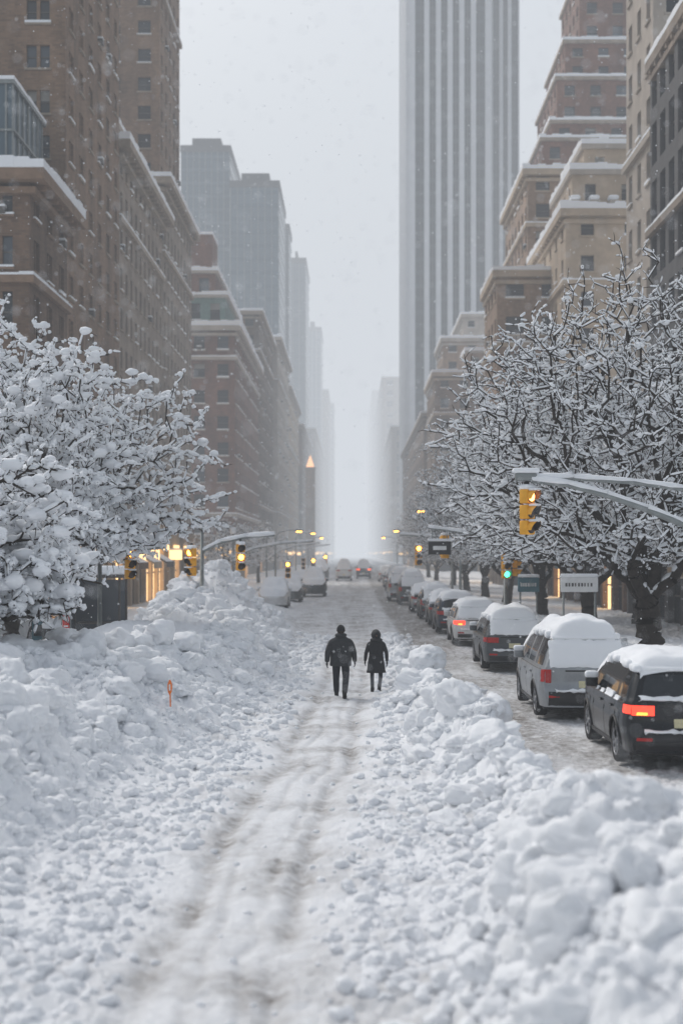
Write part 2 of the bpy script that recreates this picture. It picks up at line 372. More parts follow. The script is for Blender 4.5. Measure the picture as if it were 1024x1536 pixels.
def shell(mb,side,x0,x1,y0,y1,z0,z1,fh,bay,ww,wh,wall,trim,**k):
    if z1-z0<1: return
    facade(mb,(x0,y0,0),(1,0,0),(0,-1,0),x1-x0,z0,z1,bay,fh,ww,wh,wall,trim,**k)
    if side<0:
        facade(mb,(x1,y0,0),(0,1,0),(1,0,0),y1-y0,z0,z1,bay,fh,ww,wh,wall,trim,**k)
        mb.quad((x0,y0,z0),(x0,y1,z0),(x0,y1,z1),(x0,y0,z1),wall)
    else:
        facade(mb,(x0,y1,0),(0,-1,0),(-1,0,0),y1-y0,z0,z1,bay,fh,ww,wh,wall,trim,**k)
        mb.quad((x1,y0,z0),(x1,y1,z0),(x1,y1,z1),(x1,y0,z1),wall)
    mb.quad((x0,y1,z0),(x1,y1,z0),(x1,y1,z1),(x0,y1,z1),wall)
    mb.quad((x0,y0,z1),(x1,y0,z1),(x1,y1,z1),(x0,y1,z1),wall)
def storefront(mb,side,x0,x1,y0,y1,h,trim,lit=0.3,bay=4.2):
    shell(mb,side,x0,x1,y0,y1,0-.5,h-1.0,h-.5,bay,.78,.78,trim,trim,sill=False,sillsnow=0,ac=0,glass=GL1,lit=lit*.35)
    mb.box(x0,x1,y0,y1,h-1.0,h-.35,trim); slab(mb,x0,x1,y0,y1,h-.35,.35,.35,trim,.18)
    xs=x1 if side<0 else x0; n=max(1,int((y1-y0)/6))
    for i in range(n):
        a=y0+(y1-y0)*(i+.15)/n; b=y0+(y1-y0)*(i+.8)/n
        if random.random()<.6:
            d=1.3*(-side)
            m=random.choice([BR_D,TEAL,ST_D,ST_B])
            mb.quad((xs+.03*-side,a,3.5),(xs+.03*-side,b,3.5),(xs+d,b,2.8),(xs+d,a,2.8),m)
            mb.quad((xs+.03*-side,a,3.66),(xs+.03*-side,b,3.66),(xs+d,b,2.93),(xs+d,a,2.93),SNOW); mb.quad((xs+d,a,2.93),(xs+d,b,2.93),(xs+d,b,2.5),(xs+d,a,2.5),m)
            for yy in(a,b): mb.add([(xs,yy,3.5),(xs+d,yy,2.8),(xs+d,yy,2.93),(xs,yy,3.66)],[(0,1,2,3)],m)
        if random.random()<lit:
            mb.box(min(xs-side*.05,xs-side*.2),max(xs-side*.05,xs-side*.2),a+1,b-.5,3.75,4.15,GLW)
        if random.random()<lit*.5:   # projecting blade sign
            q=sorted((xs-side*.1,xs-side*1.1)); mb.rbox(q[0],q[1],b+.1,b+.25,3.0,3.75,GLW,.03); mb.rbox(q[0],q[1],b+.08,b+.27,3.76,3.9,SNOW,.04)
def building(name,side,x0,x1,y0,y1,H,fh,bay,ww,wh,wall,trim,belts=(),corn=0.6,gh=5.0,extra=None,cs=0.35,**k):
    mb=MB(); storefront(mb,side,x0,x1,y0,y1,gh,trim)
    zs=[gh]+[b for b in belts]+[H]
    for a,b in zip(zs[:-1],zs[1:]):
        shell(mb,side,x0,x1,y0,y1,a,b-.0,fh,bay,ww,wh,wall,trim,**k)
        if b!=H: slab(mb,x0,x1,y0,y1,b-.25,.45,.3,trim,.16)
    if corn>0:
        slab(mb,x0,x1,y0,y1,H-1.3,.4,corn*.4,trim,0); slab(mb,x0,x1,y0,y1,H-.6,.7,corn,trim,cs)
        xs=x1 if side<0 else x0; n=int((y1-y0)/1.6)
        for i in range(n):
            yy=y0+(i+.5)*(y1-y0)/n; mb.box(min(xs,xs-side*corn*.8),max(xs,xs-side*corn*.8),yy-.2,yy+.2,H-.9,H-.603,trim)
    else: slab(mb,x0,x1,y0,y1,H-.2,.5,.12,trim,cs)
    if extra: extra(mb)
    return mb.obj(name)

# LEFT
def ex(mb):
    x0,x1,y0,y1=-40,-21.6,90,99; z=27.2
    m=CURT2
    mb.box(x0,x1,y0,y1,z,33.2,m)
    for i in range(13): mb.box(x0+i*1.5,x0+i*1.5+.12,y0-.12,y0-.002,z,33.2,METAL)
    for i in range(7): mb.box(x1+.002,x1+.12,y0+i*1.4,y0+i*1.4+.12,z,33.2,METAL)
    mb.box(x0,x1+.2,y0-.15,y1,30.2,30.35,METAL); slab(mb,x0,x1,y0,y1,33.2,.25,.2,METAL,.2)
building('corner_stone_building',-1,-42,-20,88,99.5,27.0,3.9,3.4,.42,.6,BR_D,TR_BR,belts=(12,20.5),corn=1.1,extra=ex,pair=True,cs=.6)
building('brick_apartment_tower',-1,-44,-20.4,101,124,66,3.25,3.9,.42,.52,BR_A,TR_A,corn=.4,pair=True,sillsnow=.35)
def ex(mb):
    shell(mb,-1,-34,-22.4,127,140,39.5,43.5,4,3,.4,.5,ST_A,TR_A); slab(mb,-34,-22.4,127,140,43.5,.5,.4,TR_A,.4)
building('stone_apartment_building',-1,-42,-20.6,125,153.5,39.5,3.4,2.9,.44,.56,ST_A,TR_A,belts=(12,33),corn=1.2,extra=ex,cs=.5,sillsnow=.4)
def ex(mb):
    shell(mb,-1,-42,-21.5,158,176,44.5,95,3.2,3.3,.42,.5,BR_A,TR_A,sillsnow=.3)
    slab(mb,-42,-21.5,158,176,66,.4,.3,TR_A,.15)
building('tall_brick_hotel',-1,-42,-20.6,154,181,44,3.4,2.9,.44,.58,ST_A,TR_A,belts=(13,36),corn=1.0,extra=ex,cs=.5)
def ex(mb):
    shell(mb,-1,-30,-18.6,206,254,36.4,40.5,4,3.2,.5,.6,COPPER,TR_A); slab(mb,-30,-18.6,206,254,40.5,.4,.5,ST_C,.45)
    shell(mb,-1,-30,-20.2,208,252,41,44.4,3.4,3.2,.45,.6,BR_B,TR_A); slab(mb,-30,-20.2,208,252,44.4,.4,.5,ST_C,.6)
    mb.box(-26.5,-21.2,214,222,44.9,51.5,BR_B); mb.box(-26.6,-21.1,213.9,222.1,51.5,51.9,SNOW)
building('red_brick_building',-1,-34,-17,204,255,36,3.9,3.6,.46,.52,BR_B,ST_C,belts=(9,31.5),corn=.9,extra=ex,cs=.6,sillsnow=.8)
building('brown_office_building',-1,-34,-17,256,299,47,3.7,3.2,.45,.55,BR_D,TR_A,belts=(12,40),corn=.8)
building('pale_stone_building',-1,-34,-16,300,352,49,3.8,3.4,.42,.55,ST_C,ST_C,belts=(12,40),corn=.9,cs=.5)
building('cream_stone_building',-1,-34,-16.2,354,420,45,3.8,3.4,.42,.55,ST_B,ST_C,belts=(30,),corn=.9)
building('umber_brick_building',-1,-34,-15.4,424,520,42,4,4,.45,.55,BR_D,TR_A,corn=.6)
building('grey_stone_building',-1,-34,-14.5,530,700,50,4.5,5,.45,.55,ST_A,TR_A,corn=.6)
building('distant_block',-1,-34,-13,710,1000,85,5,7,.45,.55,ST_A,TR_A,corn=.6)
def curtain(name,x0,x1,y0,y1,H,m):
    mb=MB(); mb.box(x0,x1,y0,y1,0,H,m)
    n=int(H/4)
    for i in range(n):
        mb.box(x0-.15,x1+.15,y0-.15,y1,4*i+2.9,4*i+3.9,CURT if m is CURT2 else CURT2)
    k=int((x1-x0)/1.8)
    for i in range(k+1): mb.box(x0+i*(x1-x0)/k-.1,x0+i*(x1-x0)/k+.1,y0-.3,y0-.151,0,H,METAL)
    mb.box(x0-.3,x1+.3,y0-.3,y1,H,H+2,ST_D); mb.box(x0+3,x1-3,y0+3,y1-2,H+2,H+5,ST_D)
    return mb.obj(name)
curtain('glass_office_tower',PX(272,430),PX(345,430),430,470,PZ(228,430),CURT)
curtain('glass_office_tower',PX(346,425),PX(418,425),425,465,PZ(281,425),CURT2)
curtain('glass_office_tower',PX(405,471),PX(433,471),471,490,PZ(345,471),CURT)
curtain('glass_office_tower',PX(430,520),PX(458,520),520,560,PZ(395,520),CURT2)
curtain('glass_office_tower',PX(455,660),PX(481,660),660,700,PZ(497,660),CURT)
curtain('glass_office_tower',PX(478,820),PX(500,820),820,860,PZ(610,820),CURT2)
# lantern spire
mb=MB(); YS=420; X=PX(465,YS); zt=PZ(703,YS)
mb.box(X-1.4,X+1.4,YS,YS+3.2,0,zt,BR_C); mb.box(X-1.6,X+1.6,YS-.2,YS+3.4,zt,zt+.5,TR_A)
mb.add([(X-1.2,YS+.3,zt+.5),(X+1.2,YS+.3,zt+.5),(X+1.2,YS+2.9,zt+.5),(X-1.2,YS+2.9,zt+.5),(X,YS+1.6,zt+4.2)],[(0,1,4),(1,2,4),(2,3,4),(3,0,4)],mk('lit_spire',(.6,.4,.2),.5,emit=(1,.5,.25),es=1.5)); mb.obj('clock_spire')
def shoprow(side,xa,y0,y1,h,trim,lit):
    mb=MB(); x0,x1=(xa-8,xa) if side<0 else (xa,xa+6)
    storefront(mb,side,x0,x1,y0,y1,h,trim,lit,3.2)
    mb.obj('shop_row')
shoprow(-1,-14.2,62,84,5.2,ST_B,1.0); shoprow(-1,-14.4,86,118,5.6,ST_B,1.0); shoprow(-1,-14.8,122,160,5.2,TR_A,1.0); shoprow(-1,-15,163,200,5.2,ST_B,1.0)
shoprow(1,14.2,46,74,4.6,ST_D,.2); shoprow(1,14.4,76,106,4.8,BR_D,.7); shoprow(1,14.5,140,149,5,ST_A,.8)

# RIGHT
building('grey_office_building',1,20,44,60,96,36.5,3.7,2.6,.62,.72,ST_D,ST_A,belts=(14,25,),corn=.3,sill=False,sillsnow=.1,ac=0)
building('beige_tower',1,20.3,44,96.5,106,72,3.5,3.0,.4,.55,ST_C,ST_C,corn=.3,belts=(20,32),sillsnow=.3)
building('low_shop_building',1,17,44,110,137,12.5,3.6,3.0,.45,.6,ST_A,TR_A,corn=.5)
def ex(mb):
    for (a,b,y,z0,z1) in ((21.8,40,142,37.6,41.3),(23.6,40,146,41.8,45),):
        shell(mb,1,a,b,y,y+14,z0,z1,3.6,3.4,.3,.45,ST_B,ST_B,ac=0); slab(mb,a,b,y,y+14,z1,.5,.3,ST_C,.55)
    for i in range(5):
        x=21.5+i*1.9; mb.rbox(x,x+random.uniform(.5,1.1),140.6,141.8,37.9,38.4+.6*random.random(),ST_C,.1)
        mb.rbox(x-.1,x+.9,140.4,141.7,38.5,38.95,SNOW,.2)
building('cream_apartment_building',1,20.7,42,139,165,37,3.7,4.2,.3,.45,ST_B,ST_B,corn=.6,belts=(30,),extra=ex,cs=.6)
building('tan_brick_building',1,15.1,34,150,164,33.2,4.0,3.6,.5,.5,BR_C,ST_B,belts=(25.5,),corn=.5,sillsnow=.7,cs=.5)
building('tan_brick_building',1,20.9,50,171,196,49.5,3.5,3.7,.45,.52,BR_C,ST_B,belts=(43,),corn=.7,sillsnow=.5,cs=.5)
mb=MB()
steps=[(812,PZ(212,205)),(828,PZ(182,205)),(838,PZ(112,205)),(852,PZ(52,205)),(876,PZ(-60,205))]
z=0
for i,(px,zt) in enumerate(steps):
    x0=PX(px,205); y0=205+i*1.2
    shell(mb,1,x0,x0+34,y0,y0+26-i*2,z,zt,3.4,3.6,.4,.5,BR_B,TR_A,sillsnow=.4); slab(mb,x0,x0+34,y0,y0+26-i*2,zt,.5,.35,TR_A,.4); z=zt+.4
mb.obj('stepped_brick_tower')
building('pale_stepped_building',1,PX(694,300),44,300,330,PZ(472,300),3.8,3.5,.4,.5,ST_C,ST_C,corn=.5,cs=.5)
building('tan_office_building',1,PX(664,278),40,278,299,PZ(508,278),3.8,3.5,.42,.5,BR_C,ST_C,corn=.5,cs=.5)
def ex(mb):
    x=PX(700,250); shell(mb,1,x,x+20,252,262,35.8,39,3.4,3.5,.4,.5,BR_C,ST_C); slab(mb,x,x+20,252,262,39,.4,.3,ST_C,.5)
building('brown_apartment_building',1,PX(652,250),38,250,277,35.2,3.7,3.4,.42,.5,BR_A,ST_B,belts=(28,),corn=.6,cs=.5,extra=ex)
building('brown_office_building',1,13.8,30,280,400,31,3.8,4,.42,.5,BR_A,TR_A,corn=.6)
building('grey_stone_building',1,13.6,50,500,640,48,4.5,5,.42,.5,ST_A,TR_A,corn=.6)
building('distant_block',1,13.3,60,650,900,84,5,7,.42,.5,ST_A,TR_A,corn=.6)
building('distant_block',1,12.5,60,930,1300,110,5,9,.42,.5,ST_A,TR_A,corn=.6)
# white striped tower
mb=MB(); TY=420; TH=235
xa,xb=PX(613,TY),PX(736,TY); y1=TY+62
TGL=mk('tower_glass',(.012,.02,.032),.3,spec=.3); TSP=mk('tower_spandrel',(.025,.038,.055),.4)
def stripes(O,U,Nn,W,n,edge):
    O=Vector(O);U=Vector(U);Nn=Vector(Nn)
    def bx(u0,u1,z0,z1,d0,d1,mat):
        pts=[]
        for z in(z0,z1):
            for (uu,d) in((u0,d0),(u1,d0),(u1,d1),(u0,d1)):
                p=O+U*uu+Nn*d; pts.append((p.x,p.y,z))
        mb.add(pts,[(0,3,2,1),(4,5,6,7),(0,1,5,4),(1,2,6,5),(2,3,7,6),(3,0,4,7)],mat)
    bx(0,W,0,TH,-.5,-.4,TGL)
    for k in range(int(TH/3.9)): bx(0,W,k*3.9,k*3.9+1.3,-.4,-.2,TSP)
    bx(0,edge,0,TH,-.6,.9,TOWW); bx(W-edge,W,0,TH,-.6,.9,TOWW)
    p=(W-2*edge)/n
    for i in range(1,n): bx(edge+i*p-p*.22,edge+i*p+p*.22,0,TH,-.6,.7,TOWW)
    for i in range(n): bx(edge+(i+.5)*p-.1,edge+(i+.5)*p+.1,0,TH,-.2,.1,ST_D)
stripes((xa,TY,0),(1,0,0),(0,-1,0),xb-xa,6,1.8)
stripes((xa,y1,0),(0,-1,0),(-1,0,0),y1-TY,13,2.0)
stripes((xb+.9,TY+9,0),(1,0,0),(0,-1,0),PX(778,TY+9)-xb-.9,3,.4)
mb.box(xa+.7,xb-.7,TY+.7,y1,0,TH,ST_D); mb.box(xb,PX(777,TY+9),TY+9.7,y1,0,TH,ST_D)
mb.obj('striped_skyscraper')

# ---------------------------------------------------------------- trees
def tubesnp(P0,P1,R0,R1,n,ringT=(0,1),ringR=None):
    d=P1-P0; L=np.linalg.norm(d,axis=1,keepdims=True)+1e-6; t=d/L
    a=np.where(np.abs(t[:,2:3])<0.9,np.array([[0,0,1.]]),np.array([[1.,0,0]]))
    uu=np.cross(t,a); uu/=np.linalg.norm(uu,axis=1,keepdims=True); ww=np.cross(t,uu)
    rings=[]
    for q,tt in enumerate(ringT):
        c=P0+d*tt; r=(R0*(1-tt)+R1*tt)*(ringR[q] if ringR else 1)
        if ringR: r=r*np.random.uniform(.75,1.25,len(r))
        for k in range(n):
            an=2*math.pi*k/n; rings.append(c+(uu*math.cos(an)+ww*math.sin(an))*r[:,None])
    nv=n*len(ringT); V=np.stack(rings,1).reshape(-1,3)
    f=[]
    for q in range(len(ringT)-1):
        for k in range(n): f.append([q*n+k,q*n+(k+1)%n,(q+1)*n+(k+1)%n,(q+1)*n+k])
    f=np.array(f); Fc=(np.arange(len(P0))[:,None,None]*nv+f[None]).reshape(-1,4)
    return V,Fc
def make_tree(name,base,fork,limbs,env,nt,snow,seed,rbase=0.2,twig=2,tl=0.35,bf=0.35,droop=0.0,expn=0.42,clump=0.0,clr=.12,cover=.9):
    rs=np.random.RandomState(seed)
    N=np.zeros((60000,3));par=np.full(60000,-1);pl=np.zeros(60000);n=0
    def addn(p,pa):
        nonlocal n
        N[n]=p;par[n]=pa;pl[n]=0 if pa<0 else pl[pa]+np.linalg.norm(N[pa]-p); n+=1; return n-1
    base=np.array(base,float);fork=np.array(fork,float)
    last=addn(base,-1)
    k=6
    for i in range(1,k+1): last=addn(base+(fork-base)*i/k+rs.randn(3)*np.array([.04,.04,0]),last)
    fk=last
    for lb in limbs:
        last=fk; pts=[fork]+[np.array(q,float) for q in lb]
        for a,b in zip(pts[:-1],pts[1:]):
            m=max(2,int(np.linalg.norm(b-a)/.3))
            for i in range(1,m+1): last=addn(a+(b-a)*i/m+rs.randn(3)*.05,last)
    T=env(rs,nt); T=T[np.argsort(np.linalg.norm(T-fork,axis=1)+rs.rand(len(T))*1.0)]
    lo=5
    for t in T:
        dd=np.linalg.norm(N[lo:n]-t,axis=1)+bf*pl[lo:n]; j=int(np.argmin(dd))+lo
        a=N[j].copy(); L=np.linalg.norm(t-a)
        if L<.08: continue
        m=max(1,int(L/.28)); last=j
        side=rs.randn(3)*L*.06
        for i in range(1,m+1):
            f=i/m; p=a+(t-a)*f+side*math.sin(f*3.14)+np.array([0,0,.10*L*math.sin(f*3.14)])+rs.randn(3)*.02*(f<1)
            last=addn(p,last)
    N=N[:n];par=par[:n]
    cnt=np.zeros(n); kids=np.zeros(n)
    for i in range(n-1,0,-1):
        if kids[i]==0: cnt[i]=1
        cnt[par[i]]+=cnt[i]; kids[par[i]]+=1
    rad=0.009+rbase*(cnt/cnt[0])**expn*1.0; rad[:2]*=1.15
    i=np.arange(1,n); P0=N[par[i]];P1=N[i];R0=rad[par[i]].copy();R1=rad[i]
    R0=np.minimum(R0,R1*1.5)
    nmain=len(P0)
    c=fork+np.array([0,0,.5])
    ti=np.where(cnt<7)[0]; ti=np.repeat(ti,twig); q0=N[ti]
    od=q0-c; od/=np.linalg.norm(od,axis=1,keepdims=True)
    d=od*.6+rs.randn(len(ti),3)*.75; d[:,2]=d[:,2]*.7-droop; d/=np.linalg.norm(d,axis=1,keepdims=True)
    ln=tl*rs.uniform(.4,1.2,(len(ti),1)); q1=q0+d*ln*.55; q2=q1+(d+rs.randn(len(ti),3)*.3-np.array([0,0,droop*.6]))*ln*.5
    P0=np.concatenate([P0,q0,q1]);P1=np.concatenate([P1,q1,q2])
    z=np.full(len(ti),.012); R0=np.concatenate([R0,z,z*.8]);R1=np.concatenate([R1,z*.8,z*.5])
    thick=R1>.03
    V1,F1=tubesnp(P0[thick],P1[thick],R0[thick],R1[thick],8)
    V1b,F1b=tubesnp(P0[~thick],P1[~thick],R0[~thick],R1[~thick],4)
    d=P1-P0; L=np.linalg.norm(d,axis=1); hor=np.sqrt(np.maximum(0,1-(d[:,2]/(L+1e-6))**2))
    istw=np.arange(len(L))>=nmain
    keep=(hor>.3)&(rs.rand(len(L))<np.where(istw,cover*.85,cover))
    S0=P0[keep].copy();S1=P1[keep].copy();r0=R0[keep];r1=R1[keep];hh=hor[keep]
    sr=snow*(.5+1.0*rs.rand(len(r0))**1.3)*hh; 
    a0=np.minimum(sr+r0*.5,.11+snow);a1=np.minimum(sr+r1*.5,.11+snow)
    S0[:,2]+=r0*.7+a0*.7;S1[:,2]+=r1*.7+a1*.7
    u0=rs.uniform(-.12,.2,len(S0))[:,None];u1=rs.uniform(.75,1.12,len(S0))[:,None]; dd=S1-S0
    S1=S0+dd*u1;S0=S0+dd*u0
    V2,F2=tubesnp(S0,S1,a0,a1,5,(0,.18,.6,.86,1),(.3,.9,1.1,.85,.3))
    parts=[(V1,F1,0),(V1b,F1b,0),(V2,F2,1)]
    if clump>0:
        ci=np.where((cnt<14))[0]; ci=ci[rs.rand(len(ci))<clump]
        cp=N[ci]+rs.randn(len(ci),3)*.05; cr=clr*rs.uniform(.4,1.4,len(ci))
        dv=rs.randn(len(ci),3); dv[:,2]*=.25; dv/=np.linalg.norm(dv,axis=1,keepdims=True)
        cp[:,2]+=cr*.5
        V3,F3=tubesnp(cp-dv*cr[:,None]*1.35,cp+dv*cr[:,None]*1.35,cr,cr,8,(0,.1,.3,.5,.7,.9,1),(.1,.55,.9,1,.9,.55,.1))
        zc=np.repeat(cp[:,2],56); V3[:,2]=zc+(V3[:,2]-zc)*.7
        parts.append((V3,F3,1))
    Vs=[];Fs=[];mi=[];o=0
    for v,f,m in parts: Vs.append(v);Fs.append(f+o);mi.append(np.full(len(f),m));o+=len(v)
    return npobj(name,np.concatenate(Vs),np.concatenate(Fs),[BARK,SNOWT],np.concatenate(mi))
def ell(c,r,lo=0.35,zmin=None,clus=0):
    f_=clus
    def f(rs,n):
        out=[]
        while len(out)<n:
            p=rs.uniform(-1,1,3); q=np.linalg.norm(p)
            if q>1 or q<lo: continue
            p=p*(1+.18*math.sin(p[0]*7+c[0])*math.cos(p[1]*6)+.08*rs.randn())
            if f_ and math.sin(p[0]*9+c[1])*math.sin(p[1]*8+1)*math.sin(p[2]*9+2)<f_: continue
            w=np.array(c)+p*np.array(r)
            if zmin is not None and w[2]<zmin(w): continue
            out.append(w)
        return np.array(out)
    return f
def rt(name,X,Y,seed,s=1.0,nt=2300,snow=.022,rb=.30):
    z0=hz(X,Y)-.1
    return make_tree(name,(X,Y,z0),(X-.15*s,Y,z0+1.5*s),
      [[(X-.9*s,Y-.3,z0+3.4*s),(X-2.4*s,Y-.6,z0+4.9*s),(X-4*s,Y-.8,z0+6.2*s)],
       [(X+.5*s,Y+.3,z0+3.6*s),(X+.9*s,Y+.6,z0+6*s),(X+1.2*s,Y+.6,z0+8*s)],
       [(X-.2*s,Y+.6,z0+4*s),(X-1.1*s,Y+1.2,z0+6.8*s),(X-1.2*s,Y+1.4,z0+9*s)],
       [(X+1.3*s,Y-.4,z0+3.2*s),(X+3*s,Y-.8,z0+5*s)],
       [(X-1.3*s,Y+1,z0+2.9*s),(X-3.2*s,Y+1.8,z0+3.9*s)]],
      ell((X-.1,Y,z0+6.0*s),(5.6*s,4.2*s,4.8*s),.25,lambda w:z0+2.5*s+0.1*abs(w[0]-X),-.3),nt,snow,seed,rbase=rb*s,twig=2,tl=.36,expn=.5,cover=.96,clump=.2,clr=.08)
rt('street_tree',8.8,42,3,1.02,3500,.027,.36)
tb=rt('street_tree',9.2,55,5,0.96,2700,.034)
for (X,Y,sc,rz) in ((9.0,68,.95,1.2),(8.8,82,.95,3.3),(9.0,97,.95,5.0),(9.0,113,.9,.6),(9.2,132,.9,2.2),(12.4,62,.95,4.1),(9.0,155,.9,4.2),(9.5,180,.9,1.0)):
    o=bpy.data.objects.new('street_tree',tb.data); scene.collection.objects.link(o)
    o.matrix_world=Matrix.Translation((X,Y,0))@Matrix.Rotation(rz,4,'Z')@Matrix.Scale(sc,4)@Matrix.Translation((-9.2,-55,0))
def lt(name,X,Y,seed,rx,top,nt,snow,zb=2.6,tl=.3,clump=.3,clr=.13,zlo=0):
    z0=hz(X,Y)-.2
    return make_tree(name,(X,Y,z0),(X+.1,Y,zb),
      [[(X+1.2,Y-.3,zb+1.3),(X+rx*.5,Y-.5,zb+2.3),(X+rx*.8,Y-.6,zb+2.3)],
       [(X-1.0,Y+.3,zb+1.6),(X-rx*.5,Y+.4,zb+3)],
       [(X+.3,Y+.4,zb+2),(X+.8,Y+.8,top-2)],
       [(X+.8,Y-1.2,zb+1.2),(X+1.8,Y-2.6,zb+2)]],
      ell((X,Y,zb+.4),(rx,rx*.85,top-zb-.4),.4,lambda w:zb-.6+zlo*max(0,w[0]-X-1),-.3),nt,snow,seed,rbase=.24,twig=2,tl=tl,droop=.35,clump=clump,clr=clr,cover=.9,expn=.46)
lt('snow_laden_tree',-10.3,43,11,5.8,9.9,3600,.055,3.1,clump=.36,clr=.135,zlo=.36)
lt('snow_laden_tree',-9.5,30,12,3.8,5.7,2200,.055,2.6,clump=.5,clr=.155,zlo=.05)
t=lt('snow_laden_tree',-15.5,58,13,4.5,9.0,1300,.05,4.0)
for (X,Y,sc,rz) in ((-11,125,.7,.6),(-11,165,.75,2.2)):
    o=bpy.data.objects.new('snow_laden_tree',t.data); scene.collection.objects.link(o)
    o.matrix_world=Matrix.Translation((X,Y,0))@Matrix.Rotation(rz,4,'Z')@Matrix.Scale(sc,4)@Matrix.Translation((15.5,-58,0))

# ---------------------------------------------------------------- cars
PROF={
'suv':dict(roof=[(0,.925),(.04,.96),(.15,.99),(.35,1.0),(.5,.99),(.6,.95),(.76,.68),(.88,.64),(.96,.57),(1,.46)],belt=.615,win=[(.055,.19),(.225,.405),(.435,.63)],wsh=(.61,.755)),
'van':dict(roof=[(0,.94),(.04,.97),(.15,1.0),(.4,1.0),(.56,.98),(.66,.93),(.83,.65),(.92,.6),(.97,.53),(1,.45)],belt=.575,win=[(.04,.24),(.27,.46),(.49,.68)],wsh=(.67,.82)),
'sedan':dict(roof=[(0,.67),(.03,.715),(.14,.745),(.29,.95),(.38,1.0),(.5,1.0),(.59,.97),(.74,.72),(.88,.68),(.96,.6),(1,.46)],belt=.64,win=[(.2,.27),(.29,.43),(.455,.63)],wsh=(.6,.735),rw=(.155,.285)),
}
def car(X,Y,L,W,Hh,kind,paint,st=.16,lit=False,lamp='h',rwsnow=1.0,flip=False,seed=0,z0=0.02,name='parked_car',sidesnow=0.0):
    rnd=random.Random(seed); P=PROF[kind]; mb=MB()
    RX=[a for a,_ in P['roof']];RZ=[b*Hh for _,b in P['roof']]
    NS=96; ax=(0.98,L-.93); wr=.355; AR=.43
    def zroof(s): return float(np.interp(s,RX,RZ))
    def belt(s): return min(P['belt']*Hh-(.03*Hh)*max(0,s-.7)/.3+ .02*max(0,.3-s),zroof(s)-.025)
    def wd(s): return W/2*float(np.interp(s,[0,.02,.06,.15,.8,.92,.97,1],[.88,.93,.97,1,1,.955,.89,.76]))
    def zed(s):
        b=belt(s); return max(zroof(s)-.095,b+.3*(zroof(s)-b))
    tum=.30
    def xs(s,z):
        b=belt(s); w=wd(s)
        if z<=b:
            tl=max(0,(z-.25)/max(.1,b-.25)); x=w*(1-.065*(abs(tl-.6)/.6)**2)
            if .66<tl<.80: x-=.014*math.sin((tl-.66)/.14*math.pi)
            return x
        xb=w*(1-.065*(.4/.6)**2); return xb-.02-tum*(z-b)*1.0-.12*max(0,z-b-.3)
    def yoff(s,x,z):
        k=(1-s)**14; b=P['belt']*Hh
        lean=(.40 if kind!='sedan' else .1)*max(0,z-b)
        bump=-.09*math.exp(-((z-.52)/.17)**4)
        kf=s**14
        return s*L+k*(lean+bump+.2*(abs(x)/(W/2))**3.5)+kf*(-.35*(abs(x)/(W/2))**2.5-.25*max(0,z-.7))
    rowsL=14;rowsG=11;rowsR=9
    def outline(s):
        pts=[];b=belt(s);ze=zed(s);zr=zroof(s);yy=s*L
        zb=.27
        for a in ax:
            d=abs(yy-a)
            if d<AR: zb=max(zb,wr-.02+math.sqrt(AR*AR-d*d))
        zb=min(zb,b-.05)
        for i in range(rowsL):
            z=zb+(b-zb)*i/(rowsL-1); pts.append((xs(s,z),z))
        for i in range(1,rowsG+1):
            z=b+(ze-b)*i/rowsG+.001; pts.append((xs(s,z),z))
        xe=pts[-1][0]
        for i in range(1,rowsR+1):
            t=i/rowsR; pts.append((xe*(1-t),ze+(zr-ze)*math.sin(t*math.pi/2)**.75))
        return pts
    SS=[i/NS for i in range(NS+1)]
    outs=[outline(s) for s in SS]; K=len(outs[0])
    for sg in(-1,1):
        vs=[];
        for s,o in zip(SS,outs):
            for x,z in o: vs.append((sg*x,yoff(s,x,z),z))
        body=[];glass=[]
        for i in range(NS):
            sm=(SS[i]+SS[i+1])/2; tall=zroof(sm)-belt(sm)>.22
            for k in range(K-1):
                f=(i*K+k,i*K+k+1,(i+1)*K+k+1,(i+1)*K+k)
                g=False
                if rowsL+0<=k<rowsL+rowsG-2 and tall and any(a<sm<b for a,b in P['win']): g=True
                if k>=rowsL+rowsG and (P['wsh'][0]<sm<P['wsh'][1] or ('rw' in P and P['rw'][0]<sm<P['rw'][1])): g=True
                (glass if g else body).append(f)
        mb.add(vs,body,paint,True); mb.add(vs,glass,CGL,True)
    M=15
    for si in (0,NS):
        s=SS[si];o=outs[si]; G=[[( x*(1-2*j/M),yoff(s,abs(x*(1-2*j/M)),z),z) for j in range(M+1)] for x,z in o]
        vs=[p for r in G for p in r]; body=[];glass=[]
        for k in range(K-1):
            for j in range(M):
                f=(k*(M+1)+j,k*(M+1)+j+1,(k+1)*(M+1)+j+1,(k+1)*(M+1)+j)
                if si==0 and kind!='sedan' and rowsL<=k<rowsL+rowsG-1 and 1<=j<M-1: glass.append(f)
                else: body.append(f)
        mb.add(vs,body,paint,True); mb.add(vs,glass,CGL,True)
    def rpatch(x0,x1,z0_,z1_,t,mat,nx=10,nz=6,noise=0,s=0,rag=0):
        A=[];B=[]
        for i in range(nz+1):
            r=[];q=[]
            for j in range(nx+1):
                x=x0+(x1-x0)*j/nx;z=z0_+(z1_-z0_)*i/nz
                if rag: x*=1-rag*.15*rnd.random()*(j in(0,nx)); z+=(i in (0,nz))*(rnd.random()-.5)*rag*.1
                y=yoff(0,abs(x),z); e=(1-abs(2*j/nx-1)**6)**.5*(1-abs(2*i/nz-1)**6)**.5
                r.append((x,y-t*(.25+.75*e)-noise*rnd.random()*e,z)); q.append((x,y+.02,z))
            A.append(r);B.append(q)
        mb.grid(A,mat)
        ring=[(0,j) for j in range(nx)]+[(i,nx) for i in range(nz)]+[(nz,j) for j in range(nx,0,-1)]+[(i,0) for i in range(nz,0,-1)]
